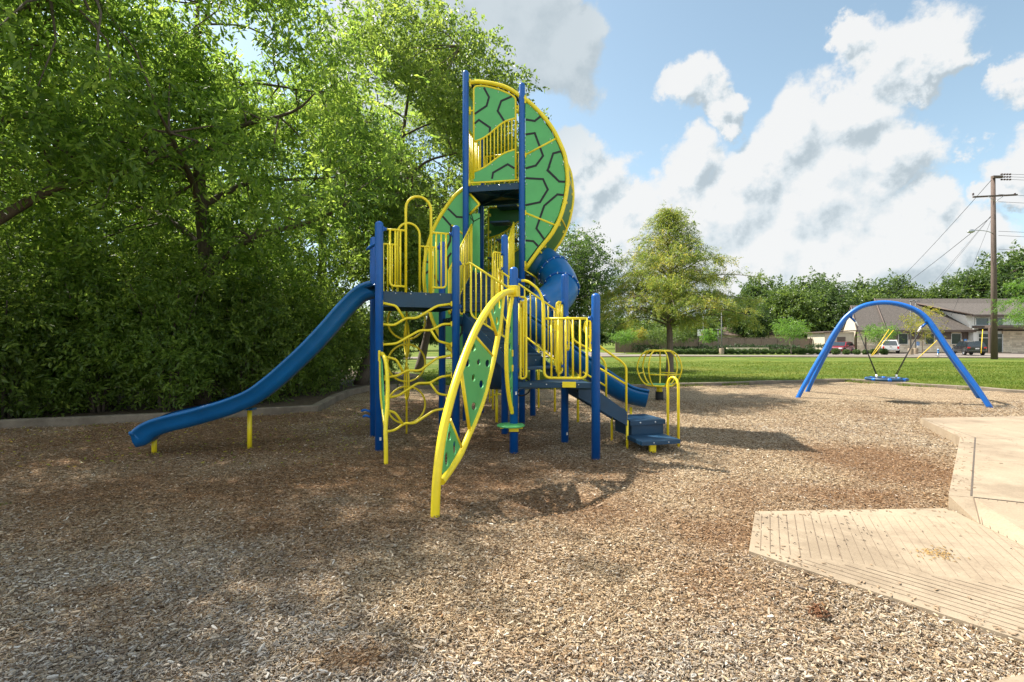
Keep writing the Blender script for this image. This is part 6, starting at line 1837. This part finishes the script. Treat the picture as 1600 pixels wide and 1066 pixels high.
# ------------------------------------------------------------------ parked vehicles
def car(name, loc, rz, body, label, kind, L=4.6, Wd=1.85, H=1.65, groupn='cars parked in front of the office'):
    root = empty(name, loc, rz, label, 'car' if kind != 'pickup' else 'pickup truck', groupn)
    hw = Wd/2
    # lower body: sections along x (front = +x)
    if kind == 'suv':
        st = [(-L/2, .55, .95, .86), (-L/2+.12, .36, 1.05, .97), (-L*.30, .30, 1.08, 1.0), (0, .30, 1.04, 1.0), (L*.22, .30, 1.02, 1.0), (L*.36, .30, .93, .98), (L/2-.12, .34, .82, .92), (L/2, .42, .68, .78)]
        cab = [(-L/2+.10, 1.0, .98), (-L/2+.42, H-.10, .80), (-L*.18, H, .79), (L*.06, H-.03, .79), (L*.24, 1.02, .92)]
    else:
        st = [(-L/2, .50, 1.02, .97), (-L/2+.10, .46, 1.06, 1.0), (-L*.08, .42, 1.08, 1.0), (L*.10, .42, 1.10, 1.0), (L*.28, .42, 1.10, .99), (L/2-.15, .44, 1.0, .94), (L/2, .5, .85, .86)]
        cab = [(-L*.10, 1.06, .96), (-L*.05, H-.10, .80), (L*.06, H, .79), (L*.17, H-.05, .79), (L*.28, 1.06, .92)]
    b = MB(); vs = []; m = 8
    for x, zb_, zt_, k in st:
        w = hw*k; zs_ = zb_+(zt_-zb_)*.55
        vs += [(x, -w*.9, zb_), (x, -w, zb_+.10), (x, -w, zs_), (x, -w*.93, zt_), (x, w*.93, zt_), (x, w, zs_), (x, w, zb_+.10), (x, w*.9, zb_)]
    fs = []
    for i in range(len(st)-1):
        for k in range(m): fs.append((i*m+k, i*m+(k+1) % m, (i+1)*m+(k+1) % m, (i+1)*m+k))
    fs += [tuple(range(m)), tuple((len(st)-1)*m+k for k in range(m))]
    b.add(vs, fs, 0, False); b.build('body', body, root)
    b = MB(); vs = []
    for x, z, k in cab:
        w = hw*k; vs += [(x, -w, z), (x, w, z)]
    base_ = [(x, z) for x, z, k in cab]
    n = len(cab); vb = [(x, s*hw*.95, 1.0) for x, z, k in cab for s in (-1, 1)]
    allv = vs+vb; f = []
    for i in range(n-1):
        f.append((2*i, 2*i+1, 2*i+3, 2*i+2)); f.append((2*n+2*i, 2*i, 2*i+2, 2*n+2*i+2)); f.append((2*i+1, 2*n+2*i+1, 2*n+2*i+3, 2*i+3))
    f.append((0, 2*n, 2*n+1, 1)); f.append((2*n-2, 2*n-1, 4*n-1, 4*n-2))
    b.add(allv, f); b.build('cabin', body, root)
    # glass
    def quad(nm, pts, off=(0, 0, 0), mat='car_glass', shrink=.88):
        c = sum((Vector(p) for p in pts), Vector())/len(pts); q = [c+(Vector(p)-c)*shrink+Vector(off) for p in pts]
        nrm = (q[1]-q[0]).cross(q[2]-q[0]).normalized()*.012
        b = MB(); k = len(q); b.add([v+nrm for v in q]+[v-nrm for v in q], [tuple(range(k)), tuple(reversed(range(k, 2*k)))]+[(i, (i+1) % k, k+(i+1) % k, k+i) for i in range(k)]); return b.build(nm, M[mat], root)
    V_ = lambda i, s: Vector(vs[2*i+(1 if s > 0 else 0)])
    quad('rear_window', [V_(0, -1), V_(0, 1), V_(1, 1), V_(1, -1)], (-.015, 0, .01))
    quad('windscreen', [V_(n-1, -1), V_(n-1, 1), V_(n-2, 1), V_(n-2, -1)], (.015, 0, .01))
    for s in (-1, 1):
        mid_x = (V_(1, s).x+V_(n-2, s).x)/2
        a0 = V_(0, s); a1 = V_(1, s); a3 = V_(n-2, s); a4 = V_(n-1, s)
        zt_ = H-.12; zb_ = 1.06
        def pt(x, z): t = (z-1.0)/(H-1.0); return Vector((x, s*hw*(.95+(.79-.95)*t)+s*.012, z))
        xs0 = a0.x+(.30 if kind == 'suv' else .14); 
        quad('side_window', [pt(xs0, zb_), pt(mid_x-.04, zb_), pt(mid_x-.04, zt_), pt(a1.x+.12, zt_)], (0, 0, 0), shrink=.96)
        quad('side_window', [pt(mid_x+.04, zb_), pt(a4.x-.25, zb_), pt(a3.x-.02, zt_), pt(mid_x+.04, zt_)], (0, 0, 0), shrink=.96)
        b = MB(); b.box((a4.x-.22, s*(hw+.12), 1.10), (.12, .22, .15), bev=.03); b.build('mirror', body, root)
        b = MB(); b.box((-L/2+.03, s*hw*.80, .90 if kind == 'suv' else .82), (.10, .26, .16 if kind == 'suv' else .34), bev=.02); b.build('tail_light', M['red_lens'], root)
        b = MB(); b.box((L/2-.10, s*hw*.70, .74 if kind == 'suv' else .82), (.20, .38, .14), bev=.02); b.build('headlight', M['clear_lens'], root)
        for xw in (-L*.30, L*.315):
            r_ = .36
            wv = empty('wheel', (xw, s*(hw-.10), r_)); wv.parent = root
            b = MB(); b.lathe((0, 0, 0), [(.22, -.11), (r_-.02, -.115), (r_, -.08), (r_, .08), (r_-.02, .115), (.22, .11)], 22, axis=(0, s, 0)); b.build('tyre', M['tyre'], wv)
            b = MB(); b.lathe((0, 0, 0), [(.225, -.1), (.225, .09), (.19, .10), (.17, .06), (.05, .08), (0, .085)], 16, axis=(0, s, 0)); b.build('rim', M['rim'], wv)
            b = MB(); b.tube([(xw+.43*math.cos(t), s*(hw-.012), r_+.43*math.sin(t)) for t in [math.pi*k/10 for k in range(11)]], .035, 6); b.build('wheel_arch', M['rubber'], root)
    b = MB(); b.box((L/2+.0, 0, .48), (.12, Wd*.86, .18), bev=.04); b.build('front_bumper', M['rubber'] if kind == 'suv' else M['chrome'], root)
    b = MB(); b.box((-L/2-.02, 0, .50), (.14, Wd*.90, .20), bev=.04); b.build('rear_bumper', body if kind == 'suv' else M['chrome'], root)
    b = MB(); b.box((L/2+.005, 0, .70), (.05, Wd*.42, .16), bev=.01); b.build('grille', M['rubber'], root)
    b = MB(); b.box((-L/2-.035, 0, .80 if kind == 'suv' else .55), (.03, .34, .13)); b.build('number_plate', M['white'], root)
    if kind == 'pickup':
        b = MB(); x0, x1 = -L/2+.08, -L*.10
        b.box(((x0+x1)/2, 0, 1.085), (x1-x0-.1, Wd*.80, .03)); b.build('cargo_bed', M['rubber'], root)
        b = MB(); b.box((-L/2-.012, 0, .85), (.04, Wd*.70, .40), bev=.015); t_ = b.build('tailgate', body, root)
        b = MB(); b.box((-L/2-.04, 0, .92), (.02, .24, .07), bev=.01); b.build('handle', M['rubber'], t_)
    return root
car('parked_car', (W(1318, 554, 66).x, 66.5, 0), R(180+38), M['car_red'], 'dark red hatchback parked nose out behind the ball shrubs', 'suv', 4.5, 1.85, 1.62)
car('parked_pickup', (W(1399, 553, 68).x, 69.0, 0), R(55), M['car_white'], 'white pickup truck parked facing the stone wall, tailgate towards the lawn', 'pickup', 5.3, 1.95, 1.85)
car('parked_car', (W(1522, 554, 60).x, 60.8, 0), R(68), M['car_black'], 'black sport utility car parked by the glazed entrance, rear lamps facing the lawn', 'suv', 4.6, 1.9, 1.70)
